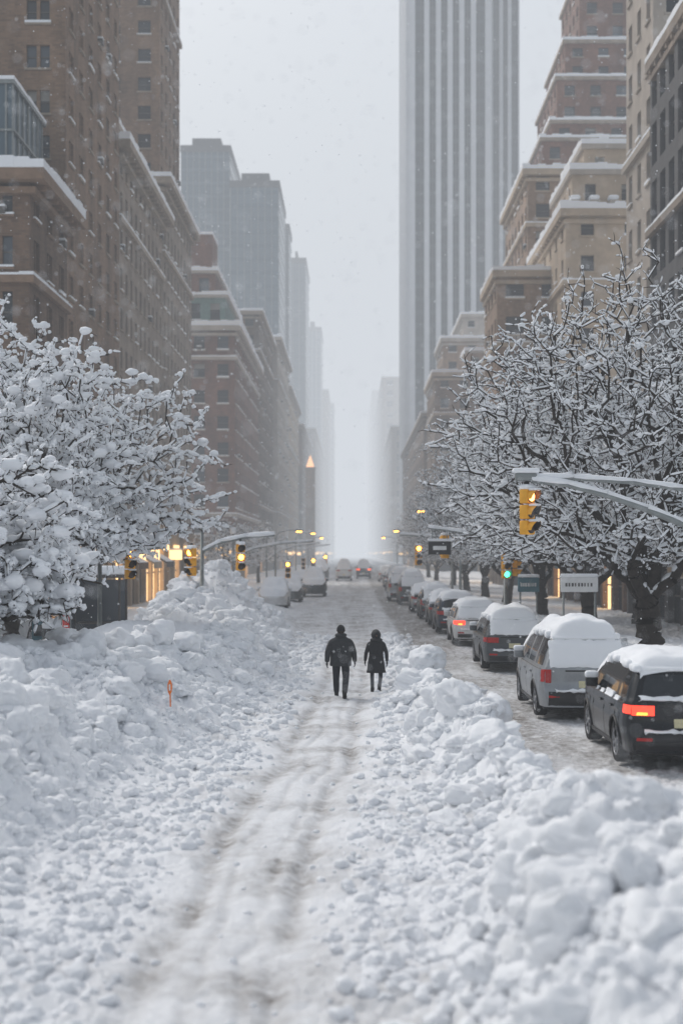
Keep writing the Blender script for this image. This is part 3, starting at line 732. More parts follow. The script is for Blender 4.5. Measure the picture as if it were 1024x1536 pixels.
        mb.grid([[A[i][j] for i,j in ring],[B[i][j] for i,j in ring]],mat,True,True)
    def spatch(sg,s0,s1,za,zb_,t,mat,n1=6,n2=4):
        A=[];B=[]
        for i in range(n1+1):
            r=[];q=[]
            for j in range(n2+1):
                s=s0+(s1-s0)*i/n1;z=za+(zb_-za)*j/n2;x=xs(s,z); y=yoff(s,x,z)
                r.append((sg*(x+t),y,z));q.append((sg*(x-.02),y,z))
            A.append(r);B.append(q)
        mb.grid(A,mat)
        ring=[(0,j) for j in range(n2)]+[(i,n2) for i in range(n1)]+[(n1,j) for j in range(n2,0,-1)]+[(i,0) for i in range(n1,0,-1)]
        mb.grid([[A[i][j] for i,j in ring],[B[i][j] for i,j in ring]],mat,True,True)
    b=P['belt']*Hh; hw=W/2
    RL=REDON if lit else REDL
    top=b-.03 if kind!='sedan' else zroof(0)-.06
    for sg in(-1,1):
        if lamp=='h':
            a,c=sorted((sg*hw*.50,sg*hw*.86)); rpatch(a,c,top-.17,top-.01,.025,RL); spatch(sg,.0,.055,top-.15,top-.01,.012,RL)
            a,c=sorted((sg*hw*.60,sg*hw*.80)); rpatch(a,c,top-.165,top-.11,.032,AMBCAR if lit else REDL)
            a,c=sorted((sg*hw*.50,sg*hw*.86)); rpatch(a,c,top-.105,top-.095,.036,BLACK,8,1)
        else:
            a,c=sorted((sg*hw*.74,sg*hw*.86)); rpatch(a,c,top-.26,top+.02,.025,RL); spatch(sg,.0,.03,top-.24,top+.02,.012,RL)
        a,c=sorted((sg*hw*.55,sg*hw*.8)); rpatch(a,c,.47,.52,.012,REDL,6,2)
        for s in [w_[1]+.013 for w_ in P['win'][1 if kind=='sedan' else 0:]]:
            spatch(sg,s-.0012,s+.0012,.36,b-.02,.002,BLACK,1,8)
        for s in [w_[0]+.02 for w_ in P['win'][1:]]: spatch(sg,s,s+.035,b-.16,b-.125,.03,paint,2,1)
        spatch(sg,.26,.74,.25,.33,.012,BLACK,10,2)
        spatch(sg,P['win'][0][0],P['win'][-1][1],b-.012,b+.012,.006,BLACK,24,1)
        for a_ in ax:
            pts=[]
            for i in range(13):
                an=math.pi*i/12; yy=a_+math.cos(an)*(AR+.01); z=wr-.02+math.sin(an)*(AR+.01); s=yy/L; pts.append((sg*(xs(s,z)+.004),yoff(s,xs(s,z),z),z))
            mb.tube(pts,.022,BLACK,6)
        sM=P['win'][-1][1]-.03; xm=xs(sM,b+.08)
        mb.rbox(min(sg*(xm+.02),sg*(xm+.24)),max(sg*(xm+.02),sg*(xm+.24)),sM*L-.07,sM*L+.07,b+.02,b+.19,paint,.035)
        mb.rbox(min(sg*(xm+.01),sg*(xm+.25)),max(sg*(xm+.01),sg*(xm+.25)),sM*L-.08,sM*L+.08,b+.17,b+.30,SNOW,.05,3)
        for i in range(5):
            s=rnd.uniform(.08,.6); 
            if sidesnow>0: spatch(sg,s,s+rnd.uniform(.03,.1),b-.01,b+rnd.uniform(.03,.10)*sidesnow,.03,SNOW,6,3)
    rpatch(-hw*.8,hw*.8,.30,.60 if kind=='van' else .45,.012,BLACK); rpatch(-.17,.17,.60 if kind=='sedan' else .68,.74 if kind=='sedan' else .82,.02,PLATE,4,3)
    rpatch(-hw*.45,hw*.45,top-.02,top+.012,.012,BLACK,8,1)
    if kind!='sedan':
        zz0=b+.06;zz1=Hh*.9
        if rwsnow>.6: rpatch(-hw*.78,hw*.78,zz0-.02,zz1,.04,SNOW,18,12,.01,rag=.3)
        else:
            rpatch(-hw*.76,hw*.76,zz0-.03,zz0+.05,.05,SNOW,18,4,.02,rag=.6); mb.tube([(0.05,yoff(0,0,zz0)-.02,zz0),(.34,yoff(0,0,zz0+.15)-.02,zz0+.12)],.012,BLACK,5)
        rpatch(-hw*.68,hw*.68,zz1+.005,Hh*.945,.05,SNOW,12,3,.01)
        rpatch(-hw*.70,hw*.70,.60,.655,.10,SNOW,14,3,.03,rag=.5)
    else: rpatch(-hw*.75,hw*.75,.585,.64,.09,SNOW,14,3,.03,rag=.5)
    mb.box(-hw*.86,hw*.86,.3,L-.35,.2,.62,BLACK)
    for a_ in ax:
        for sg in(-1,1):
            prof=[(0.0,-.02),(.20,-.03),(.235,.0),(.25,.02),(.33,.03),(.355,.0),(.358,-.05),(.358,-.17),(.33,-.22),(.1,-.22)]
            G=[[(sg*(hw*.945+xo),a_+r*math.cos(t),wr+r*math.sin(t)) for t in [2*math.pi*k/28 for k in range(28)]] for r,xo in prof]
            mb.grid(G[3:],TYRE,True,True); mb.grid(G[:4],ST_D,True,True)
            for k in range(5):
                an=k*2*math.pi/5+.3; R=Matrix.Translation((sg*hw*.945,a_,wr))@Matrix.Rotation(an,4,'X')
                for dd in(-.035,.035):
                    mb.box(min(-.01*sg,sg*.015),max(-.01*sg,sg*.015),dd*1.5-.02,dd*1.5+.02,.03,.235,RIM,R)
            mb.tube([(sg*(hw*.945-.02),a_,wr),(sg*(hw*.945+.02),a_,wr)],.06,RIM,12)
            mb.tube([(sg*(hw*.945+.012),a_+.235*math.cos(t),wr+.235*math.sin(t)) for t in [2*math.pi*k/24 for k in range(25)]],.012,RIM,5,False)
    G=[];NU=26;NB=90
    for i in range(NB+1):
        s=i/NB; o=outline(min(s,1)); xe=o[rowsL+rowsG-1][0]; ze=zed(s);zr=zroof(s);r=[]
        slope=abs(zroof(min(1,s+.02))-zroof(max(0,s-.02)))/(.04*L)
        for j in range(NU+1):
            uu=-1+2*j/NU; a=abs(uu); x=uu*xe*1.03; t=1-a; zs=ze+(zr-ze)*math.sin(t*math.pi/2)**.75
            e=(1-a**4)**.55 if a<1 else 0; en=min(1,(s/.05))**.5*min(1,(1-s)/.05)**.5
            nz=float(vn(np.array([uu*2.2+seed*3.1]),np.array([s*9.+seed]),3)[0]); nz2=float(vn(np.array([uu*9.+seed]),np.array([s*30.]),4)[0])
            th=st*e*en*(.65+.7*nz)*(1-.3*min(1,slope))+.02*nz2
            if a>=1: th=-.03-.06*nz2
            y=yoff(s,abs(x),zs)
            r.append((x,y-(.03 if s==0 else 0),zs+th if en>0 or a>=1 else zs-.03))
        G.append(r)
    mb.grid(G,SNOW)
    for p in range(12):
        s=rnd.uniform(.05,.55); sg=rnd.choice((-1,1)); xe=outline(s)[rowsL+rowsG-1][0]; z=zed(s)
        mb.rbox(sg*xe-.08,sg*xe+.07,s*L-.15,s*L+.15,z-.03-.07*rnd.random(),z+.08,SNOW,.05,3)
    Mx=Matrix.Translation((X,Y,z0))
    if flip: Mx=Matrix.Translation((X,Y+L,z0))@Matrix.Rotation(math.pi,4,'Z')
    mb.obj(name,M=Mx)
def paint(n,c,r=.3,mt=.3): return mk(n,c,r,mt,var=.15,vscale=3,spec=.6)
PB=paint('paint_black',(.018,.02,.023),.22); PS=paint('paint_silver',(.30,.315,.33)); PG=paint('paint_grey',(.07,.077,.083)); PW=paint('paint_white',(.6,.6,.6)); PBl=paint('paint_navy',(.03,.04,.06))
car(5.30,22.8,4.7,1.92,1.74,'suv',PB,.15,True,'h',.3,seed=1,sidesnow=1.0)
car(4.85,29.6,4.9,1.98,1.85,'van',PS,.24,False,'v',1.0,seed=2)
car(4.75,42,4.6,1.86,1.68,'suv',PG,.24,False,'h',1.0,seed=3)
car(4.65,53.5,4.5,1.82,1.6,'suv',PW,.2,True,'h',1.0,seed=4)
car(4.5,61.5,4.6,1.84,1.66,'suv',PBl,.2,False,'h',.3,seed=5)
car(4.5,68,4.5,1.84,1.5,'sedan',PG,.24,False,'h',1.0,seed=6)
car(4.4,75,4.6,1.84,1.7,'suv',PB,.24,False,'v',1.0,seed=7)
car(4.3,84,4.6,1.84,1.5,'sedan',PS,.24,False,'h',1.0,seed=8)
car(4.0,96,5.2,2.0,2.1,'van',PG,.3,False,'v',1.0,seed=9)
car(3.5,104,5.4,2.0,2.2,'van',PS,.3,False,'v',1.0,seed=10)
car(4.3,114,4.6,1.9,1.7,'suv',PG,.25,False,'v',1.0,seed=11)
car(3.9,128,5.2,2.0,2.2,'van',PB,.3,False,'v',1.0,seed=12)
car(4.0,145,4.6,1.9,1.7,'suv',PG,.25,seed=13)
car(-5.0,88,4.7,1.9,1.75,'suv',PW,.24,flip=True,seed=14)
car(-4.6,101,4.6,1.85,1.7,'suv',PG,.24,flip=True,seed=15)
car(-3.2,114,5.2,2.0,2.1,'van',PB,.25,flip=True,seed=16)
car(-7.2,80,4.6,1.85,1.7,'suv',PB,.25,flip=True,seed=17)
car(-4.8,128,4.6,1.9,1.7,'suv',PW,.25,flip=True,seed=18)
car(-4.2,150,4.6,1.9,1.7,'suv',PG,.25,flip=True,seed=19)
car(-11.8,47,4.8,1.9,1.8,'van',PS,.25,flip=True,seed=20,z0=.25)
car(-1.2,180,5.4,2.1,2.5,'van',PW,.3,seed=21,name='snowbound_van')
car(1.4,196,5.4,2.1,2.4,'van',PG,.3,lit=True,seed=22,name='snowbound_van')
car(4.0,175,4.6,1.9,1.7,'suv',PW,.3,seed=23)
car(-4.4,190,5.4,2.1,2.4,'van',PG,.3,seed=24,name='snowbound_van',flip=True)

# ---------------------------------------------------------------- traffic signals
def sighead(mb,c,yaw,lit=None,litmat=None,s=1.0):
    M=Matrix.Translation(c)@Matrix.Rotation(yaw,4,'Z')@Matrix.Scale(s,4)
    for k in range(3):
        z=.36-k*.36
        mb.rbox(-.17,.17,-.11,.11,z-.165,z+.165,YEL,.03,2,M)
        mb.tube([(0,-.11,z),(0,-.125,z)],.14,BLACK,18,True,M)
        mb.tube([(0,-.126,z),(0,-.135,z)],.115,litmat if lit==k else LENSOFF,18,True,M)
        ang=[math.radians(-25+i*230/16) for i in range(17)]
        for (q0,q1),mt in (((.15,.155),YEL),((.142,.147),BLACK)):
            G=[[M@Vector((q*math.cos(a),yy+(.10 if yy<-.2 else 0)*(1-math.sin(a))*.9,z+q*math.sin(a))) for a in ang] for q,yy in((q0,-.11),(q1,-.34))]
            mb.grid(G,mt)
        mb.rbox(-.11,.11,-.33,-.10,z+.13,z+.19,SNOW,.028,3,M)
    mb.rbox(-.18,.18,-.13,.13,.515,.64,SNOW,.06,3,M); mb.rbox(-.04,.04,-.04,.04,.5,.72,BLACK,.01,1,M)
def snowline(mb,pts,r,up):
    for a,b in zip(pts[:-1],pts[1:]):
        a=Vector(a);b=Vector(b);n=max(2,int((b-a).length/.25)); q=[a+(b-a)*i/n+Vector((0,0,up)) for i in range(n+1)]
        mb.tube(q,[r*random.uniform(.7,1.25) for _ in q],SNOW,8)
Y=33.0
def W3(px,py,Y,dy=0): return (PX(px,Y),Y+dy,PZ(py,Y))
mb=MB()
pole=PX(1095,Y)
mb.tube([(pole,Y,0.2),(pole,Y,PZ(640,Y))],[.13,.09],METAL,14); mb.tube([(pole,Y,0.2),(pole,Y,.9)],[.24,.2],METAL,12)
arm1=[W3(778,716,Y),W3(860,718,Y),W3(950,724,Y),W3(1024,734,Y),W3(1095,742,Y)]
arm2=[W3(796,722,Y,-.06),W3(850,728,Y,-.06),W3(910,744,Y,-.06),W3(970,765,Y,-.06),W3(1024,787,Y,-.06),W3(1095,822,Y,-.02)]
mb.tube(arm1,[.04,.045,.05,.055,.055],METAL,10); mb.tube(arm2,[.05,.055,.065,.075,.08,.085],METAL,10)
snowline(mb,arm1,.06,.055); snowline(mb,arm2,.07,.07)
mb.rbox(PX(772,Y),PX(804,Y),Y-.12,Y+.1,PZ(722,Y),PZ(709,Y),METAL,.04); mb.rbox(PX(768,Y),PX(808,Y),Y-.14,Y+.12,PZ(710,Y),PZ(702,Y),SNOW,.05,3)
sighead(mb,W3(790,768,Y,0),math.radians(48),0,SIGRED,1.0)
mb.obj('traffic_light')
Y=58.; mb=MB(); X=PX(758,Y)
mb.tube([(X,Y,.1),(X,Y,PZ(822,Y))],[.11,.08],METAL,12)
arm=[W3(758,828,Y),W3(742,812,Y),W3(715,802,Y),W3(680,797,Y),W3(642,792,Y)]
mb.tube(arm,[.07,.06,.055,.05,.045],METAL,8); snowline(mb,arm,.07,.07)
sighead(mb,W3(757,848,Y,-.3),math.radians(15),2,SIGGRN,1.0); sighead(mb,W3(772,846,Y,0),math.radians(80),0,AMBON,.95)
mb.rbox(PX(642,Y),PX(676,Y),Y-.02,Y+.02,PZ(832,Y),PZ(812,Y),BLACK,.01); mb.rbox(PX(649,Y),PX(669,Y),Y-.03,Y-.021,PZ(825,Y),PZ(819,Y),WHS,.002)
for p in(648,670): mb.tube([W3(p,812,Y),W3(p,795,Y)],.02,METAL,6)
sighead(mb,W3(668,820,Y,.5),math.radians(200),None,None,.9)
mb.rbox(PX(641,Y),PX(677,Y),Y-.05,Y+.05,PZ(812,Y),PZ(808,Y),SNOW,.03)
mb.obj('traffic_light')
Y=90.; mb=MB(); X=PX(690,Y)
mb.tube([(X,Y,.1),(X,Y,PZ(812,Y))],[.11,.08],METAL,12); arm=[W3(690,815,Y),W3(665,806,Y),W3(600,802,Y)]; mb.tube(arm,.06,METAL,8); snowline(mb,arm,.08,.08)
sighead(mb,W3(627,833,Y,0),0.2,0,AMBON,1.2); mb.obj('traffic_light')
def leftsig(Y,pxpole,pxend,pyarm,heads,pr=.08):
    mb=MB(); X=PX(pxpole,Y); zb=hz(X,Y)
    mb.tube([(X,Y,zb-.3),(X,Y,PZ(pyarm-14,Y))],[pr,pr*.8],METAL,12); mb.rbox(X-.2,X+.2,Y-.2,Y+.2,PZ(pyarm-14,Y),PZ(pyarm-24,Y),SNOW,.1,3)
    arm=[W3(pxpole,pyarm+22,Y),W3(pxpole+(pxend-pxpole)*.25,pyarm+8,Y),W3(pxpole+(pxend-pxpole)*.6,pyarm,Y),W3(pxend,pyarm-3,Y)]
    mb.tube(arm,[.065,.055,.05,.04],METAL,8); snowline(mb,arm,.08,.08)
    for (px_,py_,yaw,l,m,s) in heads:
        sighead(mb,W3(px_,py_,Y,-.1),yaw,l,m,s)
    mb.obj('traffic_light')
leftsig(54,303,412,806,[(288,843,-.6,0,AMBON,1.0),(361,836,.3,1,AMBON,.95)])
leftsig(45,150,250,824,[(196,846,.6,0,AMBON,.9)])
leftsig(100,350,470,815,[(432,855,0,0,AMBON,1.1)])
leftsig(150,400,480,818,[(470,848,0,0,AMBON,1.4),(455,846,0,None,None,1.2)])
leftsig(215,430,495,820,[(488,842,0,0,AMBON,1.8)])
def lamp(X,Y,h,side,lit=False):
    mb=MB(); zb=hz(X,Y)
    mb.tube([(X,Y,zb-.3),(X,Y,h)],[.11,.06],METAL,10); pts=[(X,Y,h),(X+side*.4,Y,h+.5),(X+side*1.2,Y,h+.7),(X+side*2,Y,h+.7)]
    mb.tube(pts,.045,METAL,8); snowline(mb,pts[1:],.05,.05); mb.rbox(min(X+side*1.9,X+side*2.6),max(X+side*1.9,X+side*2.6),Y-.15,Y+.15,h+.6,h+.75,METAL,.05); mb.rbox(min(X+side*1.9,X+side*2.6),max(X+side*1.9,X+side*2.6),Y-.13,Y+.13,h+.75,h+.86,SNOW,.05)
    if lit: mb.rbox(min(X+side*2.0,X+side*2.5),max(X+side*2.0,X+side*2.5),Y-.1,Y+.1,h+.5,h+.6,AMBON,.02)
    mb.obj('street_lamp')
lamp(-7.4,135,5.0,1,True); lamp(7.2,104,6.0,-1,True); lamp(-7.5,185,5.5,1,True); lamp(7.2,165,5.5,-1,True); lamp(-7.6,240,5.5,1,True); lamp(7.2,235,5.5,-1,True)

# ---------------------------------------------------------------- signs & furniture
Y=37.; X=PX(100,Y); zb=hz(X,Y); mb=MB()
mb.tube([(X+.1,Y,zb-.3),(X+.1,Y,PZ(880,Y))],.03,METAL,8); mb.rbox(X-.09,X+.09,Y-.05,Y-.032,PZ(946,Y),PZ(886,Y),REDS,.004)
for i in range(4): mb.box(X-.06,X+.06,Y-.056,Y-.052,PZ(940-i*14,Y),PZ(938-i*14,Y),WHS)
mb.rbox(X-.12,X+.15,Y-.08,Y+.05,PZ(886,Y),PZ(880,Y),SNOW,.04); mb.obj('no_parking_sign')
Y=27.; X=PX(255,Y); zb=hz(X,Y); mb=MB()
mb.tube([(X+.02,Y,zb-.3),(X,Y,zb+.55)],.014,ORG,8)
G=[]
prf=[(0,.01),(.05,.035),(.12,.045),(.2,.042),(.28,.012)]
for dz,hw in prf: G.append([(X-hw,Y-.012,zb+.3+dz),(X,Y-.025,zb+.3+dz),(X+hw,Y-.012,zb+.3+dz),(X+hw,Y+.012,zb+.3+dz),(X-hw,Y+.012,zb+.3+dz)])
mb.grid(G,ORG,False,True); mb.box(X-.014,X+.014,Y-.03,Y-.026,zb+.38,zb+.5,WHS); mb.obj('snow_marker_stake')
def kiosk(X,Y):
    zb=hz(X,Y)-.1; mb=MB()
    for a in(-1,1):
        for b_ in(0,1.6): mb.tube([(X+a*1.0,Y+b_,zb),(X+a*1.0,Y+b_,zb+2.3)],.05,FR,8)
    mb.box(X-1,X+1,Y+1.58,Y+1.62,zb+.2,zb+2.2,GL2); mb.box(X-1.0,X-.97,Y+.02,Y+1.55,zb+.3,zb+2.2,GL2)
    mb.rbox(X-1.2,X+1.2,Y-.3,Y+1.8,zb+2.3,zb+2.42,FR,.03); mb.rbox(X-1.22,X+1.22,Y-.32,Y+1.82,zb+2.40,zb+2.75,SNOW,.14,3)
    mb.rbox(X-.8,X+.8,Y+1,Y+1.4,zb+.5,zb+.58,FR,.02); mb.obj('bus_shelter')
kiosk(PX(140,54),54)
def bin_(X,Y):
    zb=hz(X,Y)-.15; mb=MB(); mb.tube([(X,Y,zb),(X,Y,zb+.15),(X,Y,zb+.9),(X,Y,zb+1.0)],[.24,.27,.32,.30],BLACK,16)
    for k in range(16): mb.box(X+.31*math.cos(k*.3927)-.012,X+.31*math.cos(k*.3927)+.012,Y+.31*math.sin(k*.3927)-.012,Y+.31*math.sin(k*.3927)+.012,zb+.1,zb+.95,METAL)
    mb.tube([(X,Y,zb+.98),(X,Y,zb+1.1),(X,Y,zb+1.22),(X,Y,zb+1.27)],[.31,.33,.22,.05],SNOW,14); mb.obj('litter_bin')
bin_(PX(80,42),42)
def newsbox(X,Y,m):
    zb=hz(X,Y)-.1; mb=MB(); mb.rbox(X-.25,X+.25,Y-.2,Y+.2,zb+.35,zb+1.15,m,.04); mb.rbox(X-.18,X+.18,Y-.22,Y-.19,zb+.7,zb+1.05,CGL,.01); mb.box(X-.05,X+.05,Y-.05,Y+.05,zb,zb+.4,METAL); mb.rbox(X-.27,X+.27,Y-.22,Y+.22,zb+1.14,zb+1.36,SNOW,.09,3); mb.obj('newspaper_box')
newsbox(PX(62,44),44,TEAL)
def shopsign(px0,px1,py0,py1,Y,m,name):
    mb=MB(); x0,x1=PX(px0,Y),PX(px1,Y); za,zb_=PZ(py1,Y),PZ(py0,Y)
    mb.rbox(x0,x1,Y-.06,Y+.06,za,zb_,m,.03); mb.rbox(x0,x1,Y-.08,Y+.08,zb_,zb_+.13,SNOW,.05)
    for i in range(9):
        w_=(x1-x0)*.76/9; mb.box(x0+(x1-x0)*.12+i*w_,x0+(x1-x0)*.12+i*w_+w_*random.uniform(.4,.8),Y-.066,Y-.061,za+(zb_-za)*.38,za+(zb_-za)*.62,ST_D if m is WHS else WHS)
    mb.tube([(x0+.1,Y,-.1),(x0+.1,Y,zb_)],.04,METAL,8); mb.tube([(x1-.1,Y,-.1),(x1-.1,Y,zb_)],.04,METAL,8); mb.obj(name)
shopsign(840,896,866,888,50,WHS,'shop_sign'); shopsign(776,808,866,888,60,TEAL,'street_sign')

# ---------------------------------------------------------------- people
JM=mk('jacket_dark',(.028,.030,.034),.85,var=.18,vscale=14,bump=.6,bscale=14); JW=mk('coat_dark',(.016,.017,.02),.8,var=.18,vscale=14,bump=.5,bscale=12)
TRO=mk('trousers_dark',(.014,.016,.024),.85,var=.3,vscale=12,bump=.3,bscale=16); SKIN=mk('skin',(.5,.3,.22),.6,var=.08,vscale=10); HAIR=mk('hair',(.03,.02,.015),.8,var=.3,vscale=30)
BOOT=mk('boot',(.012,.011,.01),.6,var=.3,vscale=12); WOOL=mk('wool_hat',(.012,.012,.014),.95,var=.3,vscale=40,bump=.5,bscale=60); FUR=mk('hood_fur',(.05,.04,.035),.95,var=.5,vscale=50,bump=1,bscale=60)
def skin(chains,lv=2):
    vs=[];es=[];rs=[];roots=[]
    for pts,rr,pa in chains:
        prev=pa
        if pa is None: roots.append(len(vs))
        for p,r in zip(pts,rr):
            vs.append(p);rs.append(r)
            if prev is not None: es.append((prev,len(vs)-1))
            prev=len(vs)-1
    me=bpy.data.meshes.new('t');me.from_pydata(vs,es,[]);o=bpy.data.objects.new('t',me);scene.collection.objects.link(o)
    md=o.modifiers.new('s','SKIN'); md.use_smooth_shade=True
    sv=me.skin_vertices[0].data
    for i,r in enumerate(rs): sv[i].radius=(r,r) if not isinstance(r,tuple) else r; sv[i].use_root=False
    for i in roots: sv[i].use_root=True
    sb=o.modifiers.new('b','SUBSURF'); sb.levels=lv; sb.render_levels=lv
    dg=bpy.context.evaluated_depsgraph_get(); ev=o.evaluated_get(dg); m2=ev.to_mesh()
    V=[v.co.copy() for v in m2.vertices];Fs=[tuple(p.vertices) for p in m2.polygons]; ev.to_mesh_clear()
    bpy.data.objects.remove(o); bpy.data.meshes.remove(me); return V,Fs
def person(name,X,Y,z0,s,female,stride,rot=0,wide=1.0):
    mb=MB()
    sh=.205 if not female else .175; hipw=.095
    a=stride
    LH=(-hipw,0,.92);RH=(hipw,0,.92)
    LK=(-hipw-.015,.14*a,.50);LA=(-hipw-.01,.20*a,.09); RK=(hipw+.015,.05*a,.49);RA=(hipw+.0,-.30*a,.14)
    legr=(.105,.095,.078,.075,.062) if not female else (.085,.07,.055,.053,.045)
    lerp=lambda p,q,t:tuple(p[i]+(q[i]-p[i])*t for i in range(3))
    ch=[([(0,0,.98),(0,.01,1.15),(0,.0,1.33),(0,-.0,1.44),(0,.015,1.52),(0,.02,1.60)],[(.15,.12),(.145,.115),(.16,.12),(.11,.09),(.055,.055),(.055,.055)],None)]
    for H_,K_,A_ in((LH,LK,LA),(RH,RK,RA)):
        ch.append(([H_,lerp(H_,K_,.5),K_,lerp(K_,A_,.4),A_],list(legr),0))
    foot=lambda A_,lift:([(A_[0],A_[1],A_[2]-.02),(A_[0],A_[1]+.07,A_[2]-.045-lift*.03),(A_[0],A_[1]+.17,A_[2]-.05-lift*.06)],[.05,.05,.04])
    arms=[]
    for sg in(-1,1):
        S=(sg*sh,0,1.40);E=(sg*(sh+.08),-.05+.07*sg*a,1.13);Wr=(sg*(sh+.095),.06+.12*sg*a,.89)
        arms.append((S,E,Wr))
        ch.append(([S,lerp(S,E,.5),E,lerp(E,Wr,.5),Wr],[.085,.08,.068,.063,.052] if not female else [.066,.06,.052,.048,.04],3))
    V,Fs=skin(ch)
    groups={}
    for f in Fs:
        c=sum((V[i] for i in f),Vector())/len(f)
        armp=abs(c.x)>.17 and c.z>.84
        m=(JW if female else JM) if (c.z>.95 or armp) else (TRO if c.z>.26 or not female else BOOT)
        if c.z>1.545: m=SKIN
        groups.setdefault(m.name,(m,[]))[1].append(f)
    for m,fs in groups.values(): mb.add(V,fs,m,True)
    for A_,lift in((LA,0),(RA,1)):
        p,r=foot(A_,lift); v,f=skin([([(A_[0],A_[1],A_[2]+.12),*p],[.058,*r],None)]); mb.add(v,f,BOOT,True)
        mb.rbox(A_[0]-.045,A_[0]+.045,A_[1]-.06,A_[1]+.20,A_[2]-.095,A_[2]-.07,BOOT,.01)
    for sg,(S,E,Wr) in zip((-1,1),arms):
        d=(Vector(Wr)-Vector(E)).normalized(); d=(d+Vector((0,0,-.6))).normalized(); fw=Vector((0,1,0)); fw=(fw-d*fw.dot(d)).normalized(); sd=d.cross(fw)
        w0=Vector(Wr); chs=[([w0-d*.01,w0+d*.05,w0+d*.085],[(.026,.03),(.026,.04),(.022,.036)],None)]
        for k,(ln) in enumerate((.07,.08,.075,.06)):
            b0=w0+d*.07+fw*(.03-.02*k); c1=b0+d*ln*.5-sd*sg*.004; c2=b0+d*ln*.8-sd*(-sg)*(-.014); c3=b0+d*ln*1.0+Vector((-sg*.028,0,0))
            chs.append(([b0,c1,c2,c3],[.010,.0095,.009,.008],None))
        chs.append(([w0+d*.03+fw*.025,w0+d*.055+fw*.05,w0+d*.085+fw*.058],[.013,.011,.009],None))
        v,f=skin(chs,1); mb.add(v,f,BLACK,True)
    if female: prof=[(.58,.235,.18),(.70,.225,.175),(.85,.212,.168),(.97,.19,.15),(1.05,.172,.135),(1.09,.166,.13),(1.13,.175,.135),(1.25,.195,.14),(1.36,.20,.13),(1.43,.165,.11),(1.49,.10,.09),(1.53,.08,.08)]
    else: prof=[(.80,.225,.17),(.83,.235,.175),(.95,.228,.17),(1.06,.225,.165),(1.16,.235,.165),(1.25,.25,.163),(1.36,.255,.155),(1.44,.215,.135),(1.49,.145,.11),(1.54,.09,.095),(1.58,.08,.085)]
    G=[]
    for i,(z,rx,ry) in enumerate(prof):
        r=[]
        for k in range(40):
            t=2*math.pi*k/40; fold=1+.03*math.sin(t*5+z*6)+.025*math.sin(t*9+z*17+1)+(.02 if (int(z*14)%2==0) else -.005)
            sup=1/((abs(math.cos(t))**2.6+abs(math.sin(t))**2.6)**(1/2.6))
            r.append((rx*math.cos(t)*sup*fold,ry*math.sin(t)*sup*fold+.01,z))
        G.append(r)
    mb.grid([[ (x*.9,y*.9,z+.03) for x,y,z in G[0]]]+G,JW if female else JM,True,True)
    if female: mb.tube([(.172*math.cos(t),.138*math.sin(t)+.01,1.085) for t in [2*math.pi*k/24 for k in range(25)]],.018,BLACK,6,False)
    hc=Vector((0,.035,1.675 if not female else 1.66))
    bm=bmesh.new(); bmesh.ops.create_uvsphere(bm,u_segments=32,v_segments=24,radius=1)
    vs=[]
    for v in bm.verts:
        p=v.co.copy(); x,y,z=p
        fx=.078*(1-.18*max(0,-z)**1.5); q=Vector((x*fx,y*.098,z*.118))
        if y>.3:
            q.y-=.012*max(0,(y-.5)); 
            q.y+=.026*math.exp(-((x/.16)**2+((z+.12)/.17)**2))
            q.y-=.010*(math.exp(-(((abs(x)-.38)/.16)**2+((z-.05)/.12)**2)))
            q.y+=.006*math.exp(-((x/.3)**2+((z+.48)/.07)**2))-.004*math.exp(-((x/.3)**2+((z+.42)/.03)**2))
            q.y+=.008*math.exp(-((x/.3)**2+((z+.8)/.15)**2))
        vs.append(hc+q)
    bm.verts.index_update(); fs=[tuple(v.index for v in f.verts) for f in bm.faces]; bm.free(); mb.add(vs,fs,SKIN,True)
    for sg in(-1,1):
        mb.tube([hc+Vector((sg*.030,.080,.006)),hc+Vector((sg*.030,.087,.006))],[.011,.006],WHS,10); mb.tube([hc+Vector((sg*.030,.0872,.006)),hc+Vector((sg*.030,.089,.006))],.005,BLACK,8)
        mb.tube([hc+Vector((sg*.074,-.01,-.035)),hc+Vector((sg*.086,-.016,.0)),hc+Vector((sg*.08,-.012,.025))],[.008,.014,.008],SKIN,8)
    mb.tube([hc+Vector((-.022,.085,-.055)),hc+Vector((0,.092,-.056)),hc+Vector((.022,.085,-.055))],.004,REDS,6)
    def cap(sx,sy,sz,zmin,mat,off=Vector((0,0,0))):
        G=[]
        for i in range(13):
            ph=math.pi*.5-(math.pi*.5-zmin)*i/12; G.append([hc+off+Vector((sx*math.cos(ph)*math.cos(t),sy*math.cos(ph)*math.sin(t),sz*math.sin(ph))) for t in [2*math.pi*k/28 for k in range(28)]])
        mb.grid(G,mat,True,True)
    if not female:
        cap(.092,.110,.128,-.15,WOOL,Vector((0,-.006,.01))); cap(.084,.100,.12,-.7,HAIR,Vector((0,-.012,.004)))
        mb.tube([hc+Vector((.091*math.cos(t),.109*math.sin(t)-.006,-.01)) for t in [2*math.pi*k/28 for k in range(29)]],.010,WOOL,6,False)
        mb.tube([Vector((.088*math.cos(t),.092*math.sin(t)+.01,1.555)) for t in [2*math.pi*k/24 for k in range(25)]],.045,JM,8,False)
    else:
        G=[]
        for i in range(14):
            t=i/13; y=.085-.23*t; r=.112*math.sqrt(max(0,1-(max(0,t-.2)/.81)**2.4))+.003
            G.append([hc+Vector((r*math.cos(a)*(1 if math.sin(a)>0 else 1.08),y,r*1.2*math.sin(a)*(1.35 if math.sin(a)<0 else 1)+.0-.03*t)) for a in [2*math.pi*k/26 for k in range(26)]])
        mb.grid(G,JW,True,True)
